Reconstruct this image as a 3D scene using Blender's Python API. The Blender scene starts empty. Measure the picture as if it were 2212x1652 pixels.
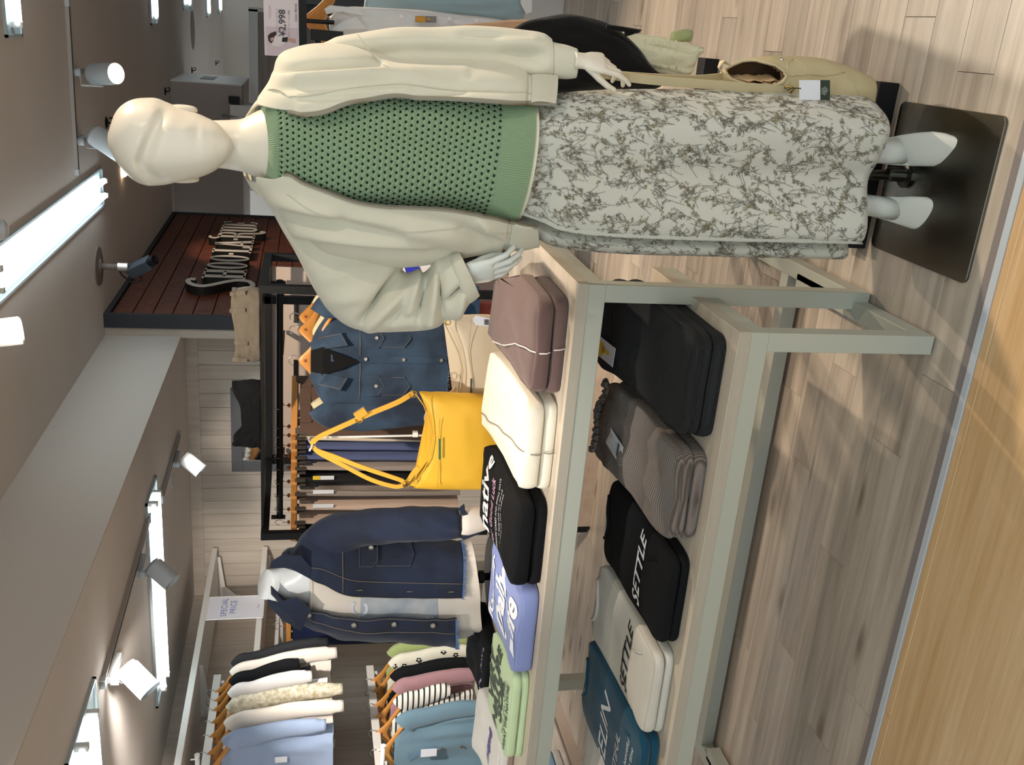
import bpy, bmesh, math, random
import numpy as np
from mathutils import Vector, Matrix, noise
random.seed(7)
PI = math.pi
sc = bpy.context.scene
COL = sc.collection

# ---------------------------------------------------------------- camera
FPX = 2074.0
PITCH, ROLL, YAW, CAMH = math.radians(12.24), math.radians(.52), math.radians(20.46), 1.45
_f = np.array([0, math.cos(PITCH), -math.sin(PITCH)]); _r = np.array([1., 0, 0]); _u = np.array([0, math.sin(PITCH), math.cos(PITCH)])
_r, _u = _r*math.cos(ROLL)+_u*math.sin(ROLL), -_r*math.sin(ROLL)+_u*math.cos(ROLL)
_Z = np.array([[math.cos(YAW), -math.sin(YAW), 0], [math.sin(YAW), math.cos(YAW), 0], [0, 0, 1]])
_r, _u, _f = _Z@_r, _Z@_u, _Z@_f
cam = bpy.data.cameras.new('camera'); cam.sensor_fit = 'HORIZONTAL'; cam.sensor_width = 36.0
cam.lens = FPX/2212*36.0; cam.clip_end = 60
camo = bpy.data.objects.new('camera', cam); COL.objects.link(camo)
_X, _Y, _W = -_u, _r, -_f          # the phone was held on its side: image right is down in the world
camo.matrix_world = Matrix(((_X[0], _Y[0], _W[0], 0), (_X[1], _Y[1], _W[1], 0), (_X[2], _Y[2], _W[2], CAMH), (0, 0, 0, 1)))
sc.camera = camo

# ---------------------------------------------------------------- world, lights, exposure
w = bpy.data.worlds.new('world'); sc.world = w; w.use_nodes = True
w.node_tree.nodes['Background'].inputs[0].default_value = (.8, .92, 1, 1)
w.node_tree.nodes['Background'].inputs[1].default_value = .95
sc.view_settings.view_transform = 'Standard'; sc.view_settings.look = 'None'
sc.view_settings.gamma = 1; sc.view_settings.use_curve_mapping = False
sc.view_settings.exposure = 0.52

def area(name, loc, rot, sx, sy, power, color):
    l = bpy.data.lights.new(name, 'AREA'); l.shape = 'RECTANGLE'; l.size = sx; l.size_y = sy; l.energy = power; l.color = color
    o = bpy.data.objects.new(name, l); o.location = loc; o.rotation_euler = rot; COL.objects.link(o); return o
def spot(name, loc, target, power, color, deg, blend=.5, rad=.03):
    l = bpy.data.lights.new(name, 'SPOT'); l.energy = power; l.color = color; l.spot_size = math.radians(deg); l.spot_blend = blend; l.shadow_soft_size = rad
    o = bpy.data.objects.new(name, l); o.location = loc
    o.rotation_euler = (Vector(target)-Vector(loc)).to_track_quat('-Z', 'Y').to_euler(); COL.objects.link(o); return o
WARM = (1, .82, .62); NEUT = (1, .93, .85); COOL = (.72, .93, .96)
# unseen area light added behind the camera for cool daylight from the aisle
area('aisle_fill', (-.3, -.3, 2.6), (math.radians(10), 0, 0), 2.8, 1.2, 34, COOL)
# warm track spots of the shop
spot('track_spot', (.95, 2.9, 2.6), (-.1, 2.2, 1.35), 115, WARM, 42)
spot('track_spot', (1.5, .9, 2.55), (-.2, 2.15, 1.15), 36, WARM, 40, .7)
spot('track_spot', (-1.2, 1.45, 2.58), (-1.1, 2.72, .85), 88, NEUT, 40)
spot('track_spot', (-1.5, 1.5, 2.58), (-1.95, 2.8, 1.15), 42, NEUT, 50)
spot('track_spot', (-.9, 2.9, 2.6), (-1.4, 4.4, 1.2), 130, WARM, 60)
spot('track_spot', (-2.35, 3.2, 2.1), (-3.6, 4.3, 1.45), 135, NEUT, 80)
spot('track_spot', (-2.3, 5.0, 2.1), (-3.0, 6.0, 1.3), 18, NEUT, 80)
spot('track_spot', (.9, 4.6, 2.6), (.1, 3.3, .6), 110, WARM, 60)
spot('track_spot', (-.75, 7.3, 2.55), (-1.8, 7.9, 1.7), 30, WARM, 58)
spot('track_spot', (.4, 5.2, 2.6), (-.4, 3.2, .0), 110, WARM, 60)

# ---------------------------------------------------------------- pixel -> world helpers (measured layout)
def _ray(x, y): return _f+_r*((1652-y)-826)/FPX-_u*(x-1106)/FPX
def PY(x, y, Y):
    d = _ray(x, y); t = Y/d[1]; return Vector((d[0]*t, Y, CAMH+d[2]*t))
def PZ(x, y, z):
    d = _ray(x, y); t = (z-CAMH)/d[2]; return Vector((d[0]*t, d[1]*t, z))
def PX(x, y, X):
    d = _ray(x, y); t = X/d[0]; return Vector((X, d[1]*t, CAMH+d[2]*t))

# ---------------------------------------------------------------- materials
def lin(h):
    h = h.lstrip('#'); c = [int(h[i:i+2], 16)/255 for i in (0, 2, 4)]
    return tuple((v/12.92 if v <= .04045 else ((v+.055)/1.055)**2.4) for v in c)+(1,)
MATS = {}
def mat(name, hexc, rough=.8, metal=0, var=0, vscale=8, bump=0, bscale=200, emit=0, ecol=None, kind=None, hex2=None, stretch=(1, 1, 1), sheen=0, spec=None, alpha=None, trans=0):
    if name in MATS: return MATS[name]
    m = bpy.data.materials.new(name); m.use_nodes = True; nt = m.node_tree; N = nt.nodes; K = nt.links
    b = N['Principled BSDF']; b.inputs['Base Color'].default_value = lin(hexc)
    b.inputs['Roughness'].default_value = rough; b.inputs['Metallic'].default_value = metal
    if spec is not None: b.inputs['Specular IOR Level'].default_value = spec
    if sheen: b.inputs['Sheen Weight'].default_value = sheen
    if trans: b.inputs['Transmission Weight'].default_value = trans
    tc = N.new('ShaderNodeTexCoord'); mp = N.new('ShaderNodeMapping'); K.new(tc.outputs['Object'], mp.inputs[0]); mp.inputs['Scale'].default_value = stretch
    if var or hex2:
        n = N.new('ShaderNodeTexNoise'); n.inputs['Scale'].default_value = vscale; n.inputs['Detail'].default_value = 6; K.new(mp.outputs[0], n.inputs[0])
        mx = N.new('ShaderNodeMix'); mx.data_type = 'RGBA'
        c1 = lin(hexc); c2 = lin(hex2) if hex2 else tuple(v*(1-var) for v in c1[:3])+(1,)
        mx.inputs[6].default_value = c1; mx.inputs[7].default_value = c2
        r = N.new('ShaderNodeMapRange'); r.inputs[1].default_value = .35; r.inputs[2].default_value = .65; K.new(n.outputs[0], r.inputs[0])
        K.new(r.outputs[0], mx.inputs[0]); K.new(mx.outputs[2], b.inputs['Base Color'])
    if bump:
        n2 = N.new('ShaderNodeTexNoise'); n2.inputs['Scale'].default_value = bscale; n2.inputs['Detail'].default_value = 3; K.new(mp.outputs[0], n2.inputs[0])
        bp = N.new('ShaderNodeBump'); bp.inputs['Strength'].default_value = bump; bp.inputs['Distance'].default_value = .002
        K.new(n2.outputs[0], bp.inputs['Height']); K.new(bp.outputs[0], b.inputs['Normal'])
    if emit:
        b.inputs['Emission Color'].default_value = ecol or lin(hexc); b.inputs['Emission Strength'].default_value = emit
    MATS[name] = m; return m
def rib_mat(name, hexc, hexd, freq, axis='X', rough=.85, dist=.003, coord='Object'):
    """knit / corduroy ribs: sine ridges across one axis"""
    if name in MATS: return MATS[name]
    m = mat(name, hexc, rough, sheen=0 if hexc < '#30' else .2); nt = m.node_tree; N = nt.nodes; K = nt.links; b = N['Principled BSDF']
    tc = N.new('ShaderNodeTexCoord'); wv = N.new('ShaderNodeTexWave'); wv.wave_type = 'BANDS'; wv.bands_direction = axis
    wv.inputs['Scale'].default_value = freq; wv.inputs['Distortion'].default_value = .6; wv.inputs['Detail'].default_value = 1; K.new(tc.outputs[coord], wv.inputs[0])
    mx = N.new('ShaderNodeMix'); mx.data_type = 'RGBA'; mx.inputs[6].default_value = lin(hexd); mx.inputs[7].default_value = lin(hexc); K.new(wv.outputs[0+1], mx.inputs[0]); K.new(mx.outputs[2], b.inputs['Base Color'])
    bp = N.new('ShaderNodeBump'); bp.inputs['Distance'].default_value = dist; bp.inputs['Strength'].default_value = .8; K.new(wv.outputs[1], bp.inputs['Height']); K.new(bp.outputs[0], b.inputs['Normal'])
    return m
def plank_mat(name, cols, gscale=(2, 30, 30), rough=.45, knots=True, bump=.1, spread=.5):
    """wood board: tint per board (Object Info random), stretched grain, knots"""
    if name in MATS: return MATS[name]
    m = bpy.data.materials.new(name); m.use_nodes = True; nt = m.node_tree; N = nt.nodes; K = nt.links; b = N['Principled BSDF']
    b.inputs['Roughness'].default_value = rough
    tc = N.new('ShaderNodeTexCoord'); oi = N.new('ShaderNodeObjectInfo'); ad = N.new('ShaderNodeVectorMath'); ad.operation = 'ADD'
    ml = N.new('ShaderNodeMath'); ml.operation = 'MULTIPLY'; ml.inputs[1].default_value = 37.0; K.new(oi.outputs['Random'], ml.inputs[0])
    K.new(tc.outputs['Object'], ad.inputs[0]); K.new(ml.outputs[0], ad.inputs[1])
    mp = N.new('ShaderNodeMapping'); mp.inputs['Scale'].default_value = gscale; K.new(ad.outputs[0], mp.inputs[0])
    n = N.new('ShaderNodeTexNoise'); n.inputs['Scale'].default_value = 1; n.inputs['Detail'].default_value = 8; n.inputs['Roughness'].default_value = .6; K.new(mp.outputs[0], n.inputs[0])
    cr = N.new('ShaderNodeValToRGB'); K.new(n.outputs[0], cr.inputs[0]); e = cr.color_ramp.elements
    e[0].position = .3; e[0].color = lin(cols[2]); e[1].position = .7; e[1].color = lin(cols[0]); q = e.new(.5); q.color = lin(cols[1])
    out = cr.outputs[0]
    if knots:
        mp2 = N.new('ShaderNodeMapping'); mp2.inputs['Scale'].default_value = (gscale[0]*1.6, gscale[1]*.33, gscale[2]*.33) ; K.new(ad.outputs[0], mp2.inputs[0])
        vo = N.new('ShaderNodeTexVoronoi'); vo.inputs['Scale'].default_value = 1; K.new(mp2.outputs[0], vo.inputs[0])
        r = N.new('ShaderNodeMapRange'); r.inputs[1].default_value = .06; r.inputs[2].default_value = .2; r.inputs[3].default_value = .75; r.inputs[4].default_value = 0; K.new(vo.outputs['Distance'], r.inputs[0])
        mx = N.new('ShaderNodeMix'); mx.data_type = 'RGBA'; K.new(r.outputs[0], mx.inputs[0]); K.new(out, mx.inputs[6]); mx.inputs[7].default_value = lin(cols[3]); out = mx.outputs[2]
    hs = N.new('ShaderNodeHueSaturation'); mr = N.new('ShaderNodeMapRange'); mr.inputs[3].default_value = 1-spread*.3; mr.inputs[4].default_value = 1+spread*.2; K.new(oi.outputs['Random'], mr.inputs[0]); K.new(mr.outputs[0], hs.inputs['Value']); K.new(out, hs.inputs['Color'])
    K.new(hs.outputs[0], b.inputs['Base Color'])
    if bump:
        bp = N.new('ShaderNodeBump'); bp.inputs['Strength'].default_value = bump; bp.inputs['Distance'].default_value = .001; K.new(n.outputs[0], bp.inputs['Height']); K.new(bp.outputs[0], b.inputs['Normal'])
    MATS[name] = m; return m

# ---------------------------------------------------------------- objects
def link(o, parent=None, label=None, cat=None, group=None, kind=None):
    COL.objects.link(o)
    if parent is not None: o.parent = parent
    if label: o['label'] = label
    if cat: o['category'] = cat
    if group: o['group'] = group
    if kind: o['kind'] = kind
    return o
def thing(name, label, cat, loc=(0, 0, 0), rz=0, group=None):
    o = bpy.data.objects.new(name, None); o.location = loc; o.rotation_euler = (0, 0, rz); o.empty_display_size = .05
    return link(o, None, label, cat, group)
def mesh(name, V, F, m, parent=None, smooth=True, world=False, **kw):
    """one mesh object; world=True: vertices given in world space are re-based on the parent Empty"""
    me = bpy.data.meshes.new(name)
    if world and parent is not None:
        inv = pmat(parent).inverted(); V = [inv@Vector(v) for v in V]
    me.from_pydata([tuple(v) for v in V], [], F)
    if m: me.materials.append(m)
    if smooth:
        for p in me.polygons: p.use_smooth = True
    me.update()
    o = bpy.data.objects.new(name, me); link(o, parent, **kw)
    return o
def pmat(o):
    M = Matrix.Translation(o.location)@o.rotation_euler.to_matrix().to_4x4()
    if o.scale[0] != 1: M = M@Matrix.Scale(o.scale[0], 4)
    return pmat(o.parent)@M if o.parent else M
class MB:
    """collects shapes, then links them as ONE mesh object"""
    def __init__(s): s.V = []; s.F = []
    def add(s, V, F):
        n = len(s.V); s.V += [Vector(v) for v in V]; s.F += [tuple(i+n for i in f) for f in F]; return s
    def box(s, x0, x1, y0, y1, z0, z1, R=None):
        V = [Vector(v) for v in ((x0, y0, z0), (x1, y0, z0), (x1, y1, z0), (x0, y1, z0), (x0, y0, z1), (x1, y0, z1), (x1, y1, z1), (x0, y1, z1))]
        if R is not None: V = [R@v for v in V]
        return s.add(V, [(0, 3, 2, 1), (4, 5, 6, 7), (0, 1, 5, 4), (1, 2, 6, 5), (2, 3, 7, 6), (3, 0, 4, 7)])
    def tube(s, pts, r, n=10, cap=True, closed=False):
        pts = [Vector(p) for p in pts]; rr = r if isinstance(r, (list, tuple)) else [r]*len(pts)
        rings = []; up = None
        for i, p in enumerate(pts):
            a = pts[i-1] if (i > 0 or closed) else p; b = pts[(i+1) % len(pts)] if (i < len(pts)-1 or closed) else p
            t = (b-a).normalized()
            if up is None: up = t.orthogonal().normalized()
            up = (up-t*up.dot(t)); up = up.normalized() if up.length > 1e-6 else t.orthogonal().normalized()
            sd = t.cross(up)
            rings.append([p+(up*math.cos(2*PI*k/n)+sd*math.sin(2*PI*k/n))*rr[i] for k in range(n)])
        return s.loft(rings, True, cap, cap, wrap=closed)
    def ribbon(s, pts, side, w, t):
        """flat strap: rectangular section, side = width direction(s)"""
        pts = [Vector(p) for p in pts]; rings = []
        for i, p in enumerate(pts):
            a = pts[max(i-1, 0)]; b = pts[min(i+1, len(pts)-1)]; tg = (b-a).normalized()
            sd = Vector(side[i] if isinstance(side, list) else side); sd = (sd-tg*sd.dot(tg)).normalized(); nn = tg.cross(sd)
            rings.append([p+sd*w/2+nn*t/2, p-sd*w/2+nn*t/2, p-sd*w/2-nn*t/2, p+sd*w/2-nn*t/2])
        return s.loft(rings, True, True, True)
    def loft(s, rings, closed=True, cap0=True, cap1=True, wrap=False):
        n = len(rings[0]); m = len(rings); V = [v for r in rings for v in r]; F = []
        for j in range(m if wrap else m-1):
            for k in range(n if closed else n-1):
                a = j*n+k; b = j*n+(k+1) % n; c = ((j+1) % m)*n+(k+1) % n; d = ((j+1) % m)*n+k
                F.append((a, b, c, d))
        if cap0 and not wrap: F.append(tuple(range(n-1, -1, -1)))
        if cap1 and not wrap: F.append(tuple((m-1)*n+k for k in range(n)))
        return s.add(V, F)
    def lathe(s, prof, c=(0, 0, 0), n=24, axis=None):
        c = Vector(c); q = Vector((0, 0, 1)).rotation_difference(Vector(axis)) if axis is not None else None
        rings = []
        for r, z in prof:
            ring = [Vector((r*math.cos(2*PI*k/n), r*math.sin(2*PI*k/n), z)) for k in range(n)]
            if q is not None: ring = [q@v for v in ring]
            rings.append([v+c for v in ring])
        return s.loft(rings)
    def cyl(s, a, b, r, n=16): return s.tube([a, b], r, n)
    def prism(s, poly, t, f):
        """extrude 2-D outline: f(x, y, d) -> point, d in (0, t)"""
        n = len(poly); V = [f(x, y, 0) for x, y in poly]+[f(x, y, t) for x, y in poly]
        F = [tuple(range(n-1, -1, -1)), tuple(range(n, 2*n))]+[(k, (k+1) % n, n+(k+1) % n, n+k) for k in range(n)]
        return s.add(V, F)
    def grid(s, fn, nu, nv, closed=False):
        return s.loft([[fn(i/(nu if closed else nu-1), j/(nv-1)) for i in range(nu)] for j in range(nv)], closed, False, False)
    def out(s, name, m, parent=None, smooth=False, bevel=0, solid=0, sub=0, **kw):
        o = mesh(name, s.V, s.F, m, parent, smooth, **kw)
        if solid:
            md = o.modifiers.new('solid', 'SOLIDIFY'); md.thickness = solid; md.offset = kw.get('off', 0)
        if bevel:
            md = o.modifiers.new('bevel', 'BEVEL'); md.width = bevel; md.segments = 2; md.limit_method = 'ANGLE'
        if sub:
            md = o.modifiers.new('sub', 'SUBSURF'); md.levels = sub; md.render_levels = sub
        return o
def dup(root, loc=None, rz=None, label=None, group=None, scale=None):
    r = root.copy(); COL.objects.link(r)
    if loc is not None: r.location = loc
    if rz is not None: r.rotation_euler = (0, 0, rz)
    if label: r['label'] = label
    if group: r['group'] = group
    if scale: r.scale = (scale,)*3
    for ch in KIDS.get(root.name, list(root.children)):
        c = ch.copy(); COL.objects.link(c); c.parent = r
        for g in list(ch.children):
            d = g.copy(); COL.objects.link(d); d.parent = c
    return r
KIDS = {}
def interp(tab, x):
    """piecewise-linear lookup, rows (x, a, b, ...)"""
    if x <= tab[0][0]: return tab[0][1:]
    for p, q in zip(tab, tab[1:]):
        if x <= q[0]:
            t = (x-p[0])/(q[0]-p[0]); return tuple(a+(b-a)*t for a, b in zip(p[1:], q[1:]))
    return tab[-1][1:]
def smooth_interp(tab, x):
    n = len(tab); i = 0
    if x <= tab[0][0]: return tab[0][1:]
    if x >= tab[-1][0]: return tab[-1][1:]
    while x > tab[i+1][0]: i += 1
    p0, p1, p2, p3 = tab[max(i-1, 0)], tab[i], tab[i+1], tab[min(i+2, n-1)]
    t = (x-p1[0])/(p2[0]-p1[0]); h = p2[0]-p1[0]; out = []
    for k in range(1, len(p1)):
        m1 = (p2[k]-p0[k])/(p2[0]-p0[0]) if p2[0] != p0[0] else 0; m2 = (p3[k]-p1[k])/(p3[0]-p1[0]) if p3[0] != p1[0] else 0
        t2, t3 = t*t, t*t*t
        out.append((2*t3-3*t2+1)*p1[k]+(t3-2*t2+t)*h*m1+(-2*t3+3*t2)*p2[k]+(t3-t2)*h*m2)
    return tuple(out)
def sgn(v): return 1 if v >= 0 else -1
def spow(c, e): return sgn(c)*abs(c)**e
def nz(x, y=0, z=0): return noise.noise(Vector((x, y, z)))
TXT = {}
def text_geo(s, size, shear=0, bold=0, res=3, spacing=1):
    key = (s, size, shear, bold, res, spacing)
    if key in TXT: return TXT[key]
    cu = bpy.data.curves.new('t', 'FONT'); cu.body = s; cu.size = size; cu.shear = shear; cu.offset = bold; cu.resolution_u = res
    cu.align_x = 'CENTER'; cu.align_y = 'CENTER'; cu.space_character = spacing
    o = bpy.data.objects.new('t', cu); COL.objects.link(o)
    dg = bpy.context.evaluated_depsgraph_get(); me = bpy.data.meshes.new_from_object(o.evaluated_get(dg))
    V = [v.co.copy() for v in me.vertices]; F = [tuple(p.vertices) for p in me.polygons]
    bpy.data.objects.remove(o); bpy.data.curves.remove(cu); bpy.data.meshes.remove(me)
    TXT[key] = (V, F); return V, F
def text_on(mb, s, size, f, **k):
    V, F = text_geo(s, size, **k); mb.add([f(v.x, v.y) for v in V], F); return mb
def plane_map(o, ex, ey, eps=0):
    o = Vector(o); ex = Vector(ex); ey = Vector(ey); n = ex.cross(ey).normalized()
    return lambda x, y: o+ex*x+ey*y+n*eps
# ================================================================ SETTING
M_FL = plank_mat('floor_wood', ('#cfc2b3', '#b9ab9c', '#9c8e80', '#6f5e50'), (1.6, 26, 26), .38, True, .06, .55)
M_OR = plank_mat('aisle_wood', ('#e6c295', '#dcb484', '#d0a572', '#c79a67'), (3, 60, 60), .4, False, .06, .1)
M_CEIL = mat('ceiling_paint', '#d6cec8', .95, var=.04, vscale=2, bump=.1, bscale=300)
M_SOF = mat('soffit_paint', '#c6bdb4', .95, bump=.1, bscale=300)
M_WP = plank_mat('wall_board', ('#c9bdb0', '#beb1a3', '#b1a394', '#a5978a'), (26, 26, 1.2), .7, False, .05, .12)
M_WALL = mat('wall_paint', '#bcb2a8', .9, var=.04, vscale=3)
M_GREY = plank_mat('grey_board', ('#a3968c', '#94877d', '#83766c', '#7a6d64'), (1.2, 20, 20), .7, False, .05, .08)
M_WHITE = mat('white_paint', '#e4dfd8', .5)
M_BLK = mat('black_steel', '#0d0e11', .5, bump=.2, bscale=900, spec=.3)
M_DARK = mat('dark_frame', '#2b2e33', .6)
M_SIGN = plank_mat('brown_board', ('#7a4028', '#67331f', '#532617', '#3e1a10'), (1.2, 18, 18), .5, True, .1, .3)
M_TUBE = mat('fluorescent_tube', '#ffffff', .4, emit=8, ecol=(.86, .97, 1, 1))
M_REFL = mat('reflector_white', '#a9b8bd', .35)
M_METAL = mat('brushed_trim', '#c9c4be', .3, metal=.9, bump=.1, bscale=400)

def struct(name, mb, m, parent=None, kind='structure', **k):
    return mb.out(name, m, parent, kind=kind, **k) if parent is None else mb.out(name, m, parent, **k)

# floor: subfloor + single boards 0.127 wide, 0.91 long, running along the shop front
floor = struct('floor', MB().box(-4.6, 4.2, 1.78, 15.5, -.06, -.012), mat('subfloor', '#6d5c4e', .8))
bw, bl = .127, .91
plank_me = None
row = 0; y = 1.801
offs = {0: -.687, 1: -1.82, 2: -1.3, 3: -1.704, 4: -2.04, 5: -.95}
def board_mesh(L, W, T=.012, b=.0006):
    mb = MB(); g = .0005
    mb.add([(-L/2+g, -W/2+g, -T), (L/2-g, -W/2+g, -T), (L/2-g, W/2-g, -T), (-L/2+g, W/2-g, -T),
            (-L/2+g, -W/2+g, -b), (L/2-g, -W/2+g, -b), (L/2-g, W/2-g, -b), (-L/2+g, W/2-g, -b),
            (-L/2+g+b, -W/2+g+b, 0), (L/2-g-b, -W/2+g+b, 0), (L/2-g-b, W/2-g-b, 0), (-L/2+g+b, W/2-g-b, 0)],
           [(0, 1, 5, 4), (1, 2, 6, 5), (2, 3, 7, 6), (3, 0, 4, 7), (4, 5, 9, 8), (5, 6, 10, 9), (6, 7, 11, 10), (7, 4, 8, 11), (8, 9, 10, 11)])
    return mb
rest = MB(); nb = 0
while y < 9.0:
    off = offs.get(row, -1.2+.91*((row*.37) % 1)) % bl
    xr = min(2.6, .55+.10*(y-1.8)*2.2); xl = -.25-.86*y-.2
    x = off-bl*6
    while x < xr+bl:
        cx = x+bl/2
        if xl-bl/2 < cx < xr+bl/2 and nb < 240 and y < 5.6:
            if plank_me is None:
                o = board_mesh(bl, bw).out('plank', M_FL, floor); plank_me = o.data
            else:
                o = bpy.data.objects.new('plank', plank_me); link(o, floor)
            o.location = (cx, y+bw/2, 0); nb += 1
        elif cx < 4:
            b = board_mesh(bl, bw); rest.add([v+Vector((cx, y+bw/2, 0)) for v in b.V], b.F)
        x += bl
    y += bw; row += 1
rest.box(-4.6, 4.2, y, 15.5, -.012, 0)
rest.out('plank_field', M_FL, floor, kind='stuff')
# metal threshold between shop floor and aisle
struct('trim_1', MB().box(-4.6, 4.2, 1.757, 1.775, -.02, .003), mat('threshold_bright', '#dfe8f2', .35, metal=.35))  # blue-white base colour carries the reflection on the strip
struct('trim_2', MB().box(-4.6, 4.2, 1.776, 1.80, -.02, .001), mat('threshold_grey', '#8d8380', .6))
aisle = struct('floor_aisle', MB().box(-4.6, 4.2, -3, 1.756, -.06, -.014), mat('subfloor', '#6d5c4e', .8))
def aboard(x0, x1, y0, y1):
    o = board_mesh(x1-x0, y1-y0, .014, .002).out('board', M_OR, aisle); o.location = ((x0+x1)/2, (y0+y1)/2, 0); return o
aboard(-4.6, -1.539, 1.729, 1.756); aboard(-1.539, 4.2, 1.729, 1.756); aboard(-4.6, 4.2, 1.1, 1.729); aboard(-4.6, 4.2, .2, 1.1); aboard(-4.6, 4.2, -3, .2)

# ceilings
ZC, ZL, XS, YB, XL = 2.64, 2.2, -1.94, 6.2, -3.97
struct('ceiling', MB().box(XS, 4.2, -3, 15.5, ZC, ZC+.1), M_CEIL)
struct('ceiling_low', MB().box(-4.6, XS-.01, -3, YB+.3, ZL, ZL+.08), M_CEIL)
struct('trim_3', MB().box(XS-.012, XS, -3, YB, ZL-.002, ZC), M_SOF)
# walls: back wall boards, left wall boards
wb = struct('wall_back', MB().box(-4.1, XS+.04, YB+.012, YB+.12, 0, ZC), M_WALL)
for i in range(21):
    x0 = XS+.03-.1*(i+1)
    MB().box(x0+.0012, x0+.0988, YB, YB+.012, .0, ZL).out('panel', M_WP, wb, bevel=.001)
struct('trim_4', MB().box(-4.0, XS+.04, YB-.015, YB+.0, ZL-.075, ZL), M_WP)
wl = struct('wall_left', MB().box(XL-.12, XL-.012, -1, YB, 0, ZL), M_WALL)
for i in range(14):
    y1 = YB-.3*i
    MB().box(XL-.012, XL, y1-.2985, y1-.0015, 0, ZL).out('panel', M_WP, wl, bevel=.001)
struct('trim_5', MB().box(XL, XL+.02, 2.0, YB, ZL-.075, ZL), M_WP)
struct('trim_6', MB().box(XS-.01, -1.89, 5.965, 6.2, 0, ZC), M_WP)
# back fascia: low platform along left wall
pf = thing('display_plinth', 'long low pale wooden plinth along the left wall under the hanging blouses', 'plinth', (-3.75, 4.2, 0))
MB().box(-.22, .19, -1.9, 1.95, .0, .075).out('plinth_body', plank_mat('pale_board', ('#c6b3a0', '#bda997', '#b09b88', '#a08b79'), (20, 1.5, 20), .5, False, .05, .1), pf, bevel=.002)
MB().box(-.22, .2, -1.9, 1.95, .076, .084).out('top_board', M_WP, pf)
# sign wall: brown boards in a dark frame
ws = struct('wall_sign', MB().box(-1.885, -1.83, 5.97, 9.22, 0, ZC-.005), M_DARK)
MB().box(-1.888, -1.80, 5.95, 5.985, 1.0, ZC).out('frame', M_DARK, ws, bevel=.002)
MB().box(-1.888, -1.80, 9.205, 9.24, 0, ZC).out('frame', M_DARK, ws, bevel=.002)
MB().box(-1.888, -1.80, 5.98, 9.21, ZC-.03, ZC).out('frame', M_DARK, ws, bevel=.002)
zz = ZC-.035
while zz > .2:
    h = .118
    MB().box(-1.83, -1.815, 5.987, 9.203, zz-h+.003, zz-.003).out('board', M_SIGN, ws, bevel=.002); zz -= h
struct('wall_sign_back', MB().box(-2.6, -1.89, 6.33, 9.22, 0, ZC), M_WALL)
# far room: walls behind the sign and on the right
struct('wall_far', MB().box(-4.6, 4.2, 15.4, 15.55, 0, ZC), M_WALL)
struct('wall_right', MB().box(4.1, 4.2, 1.8, 15.5, 0, ZC), M_WALL)
wg = struct('wall_grey', MB().box(-1.8, -.02, 10.6, 10.7, 0, 2.0), M_WALL)
zz = 1.93
while zz > .3:
    MB().box(-1.8, -.02, 10.58, 10.6, zz-.198, zz-.002).out('board', M_GREY, wg); zz -= .2
struct('trim_7', MB().box(-1.8, .0, 10.55, 10.72, 1.93, 2.02), mat('trim_white', '#d9d8d5', .5))
struct('trim_8', MB().box(-.02, .02, 10.55, 12.6, .0, 2.02), mat('trim_white', '#d9d8d5', .5))
struct('wall_grey_side', MB().box(-.06, -.02, 10.7, 12.6, 0, 2.0), M_WALL)
# dropped bulkhead box under the main ceiling
bk = struct('bulkhead', MB().box(-2.6, -.66, 9.38, 10.5, 2.02, ZC-.001), mat('bulkhead_grey', '#a89c94', .9))
struct('bulkhead_lit_side', MB().box(-.66, -.65, 9.38, 10.5, 2.02, ZC-.002), mat('trim_white', '#d9d8d5', .5))  # paler sheet on this face: the light falling there is put into its colour
MB().box(-.649, -.645, 9.75, 10.15, 2.30, 2.42).out('vent', mat('vent_grey', '#8f8f92', .6), bk)

# recessed fluorescent fixtures
def fixture(x0, x1, y0, y1, z, axis, label, ntube=2, lit=1, group=None):
    t = thing('ceiling_light', label, 'ceiling light', ((x0+x1)/2, (y0+y1)/2, z), 0, group)
    hx, hy = (x1-x0)/2, (y1-y0)/2; rim = .012
    f = MB()
    f.box(-hx, hx, -hy, -hy+rim, -.012, .002).box(-hx, hx, hy-rim, hy, -.012, .002).box(-hx, -hx+rim, -hy, hy, -.012, .002).box(hx-rim, hx, -hy, hy, -.012, .002)
    f.out('frame', M_REFL, t)
    r = MB(); rings = [[Vector((-hx+rim, -hy+rim, -.004)), Vector((hx-rim, -hy+rim, -.004)), Vector((hx-rim, hy-rim, -.004)), Vector((-hx+rim, hy-rim, -.004))],
                       [Vector((-hx+rim+.02, -hy+rim+.02, -.0015)), Vector((hx-rim-.02, -hy+rim+.02, -.0015)), Vector((hx-rim-.02, hy-rim-.02, -.0015)), Vector((-hx+rim+.02, hy-rim-.02, -.0015))]]
    r.loft(rings, True, False, True).out('reflector', M_REFL, t)
    for k in range(ntube):
        o = ((k+.5)/ntube-.5)*(hy if axis == 'x' else hx)*1.5
        L = (hx if axis == 'x' else hy)-.05
        a, b = ((-L, o, -.026), (L, o, -.026)) if axis == 'x' else ((o, -L, -.026), (o, L, -.026))
        q = MB().cyl(a, b, .0155, 14).out('tube', M_TUBE, t, smooth=True)
        for s in (-1, 1):
            p = (s*(L-.0), o, 0) if axis == 'x' else (o, s*(L-.0), 0)
            MB().box(p[0]-.012, p[0]+.012, p[1]-.012, p[1]+.012, -.045, .0).out('lamp_holder', M_WHITE, t, bevel=.002)
    return t
fixture(-3.51, -2.3, 4.42, 4.74, ZL, 'x', 'long fluorescent light in the low ceiling above the white shelves', 2)
fixture(-3.56, -2.35, 2.70, 3.16, ZL, 'x', 'nearest fluorescent light in the low ceiling, cut by the picture edge', 2)
fixture(-1.18, -.95, 3.9, 6.14, ZC, 'y', 'twin tube fluorescent light above the brown sign wall and mannequin head', 2)
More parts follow.
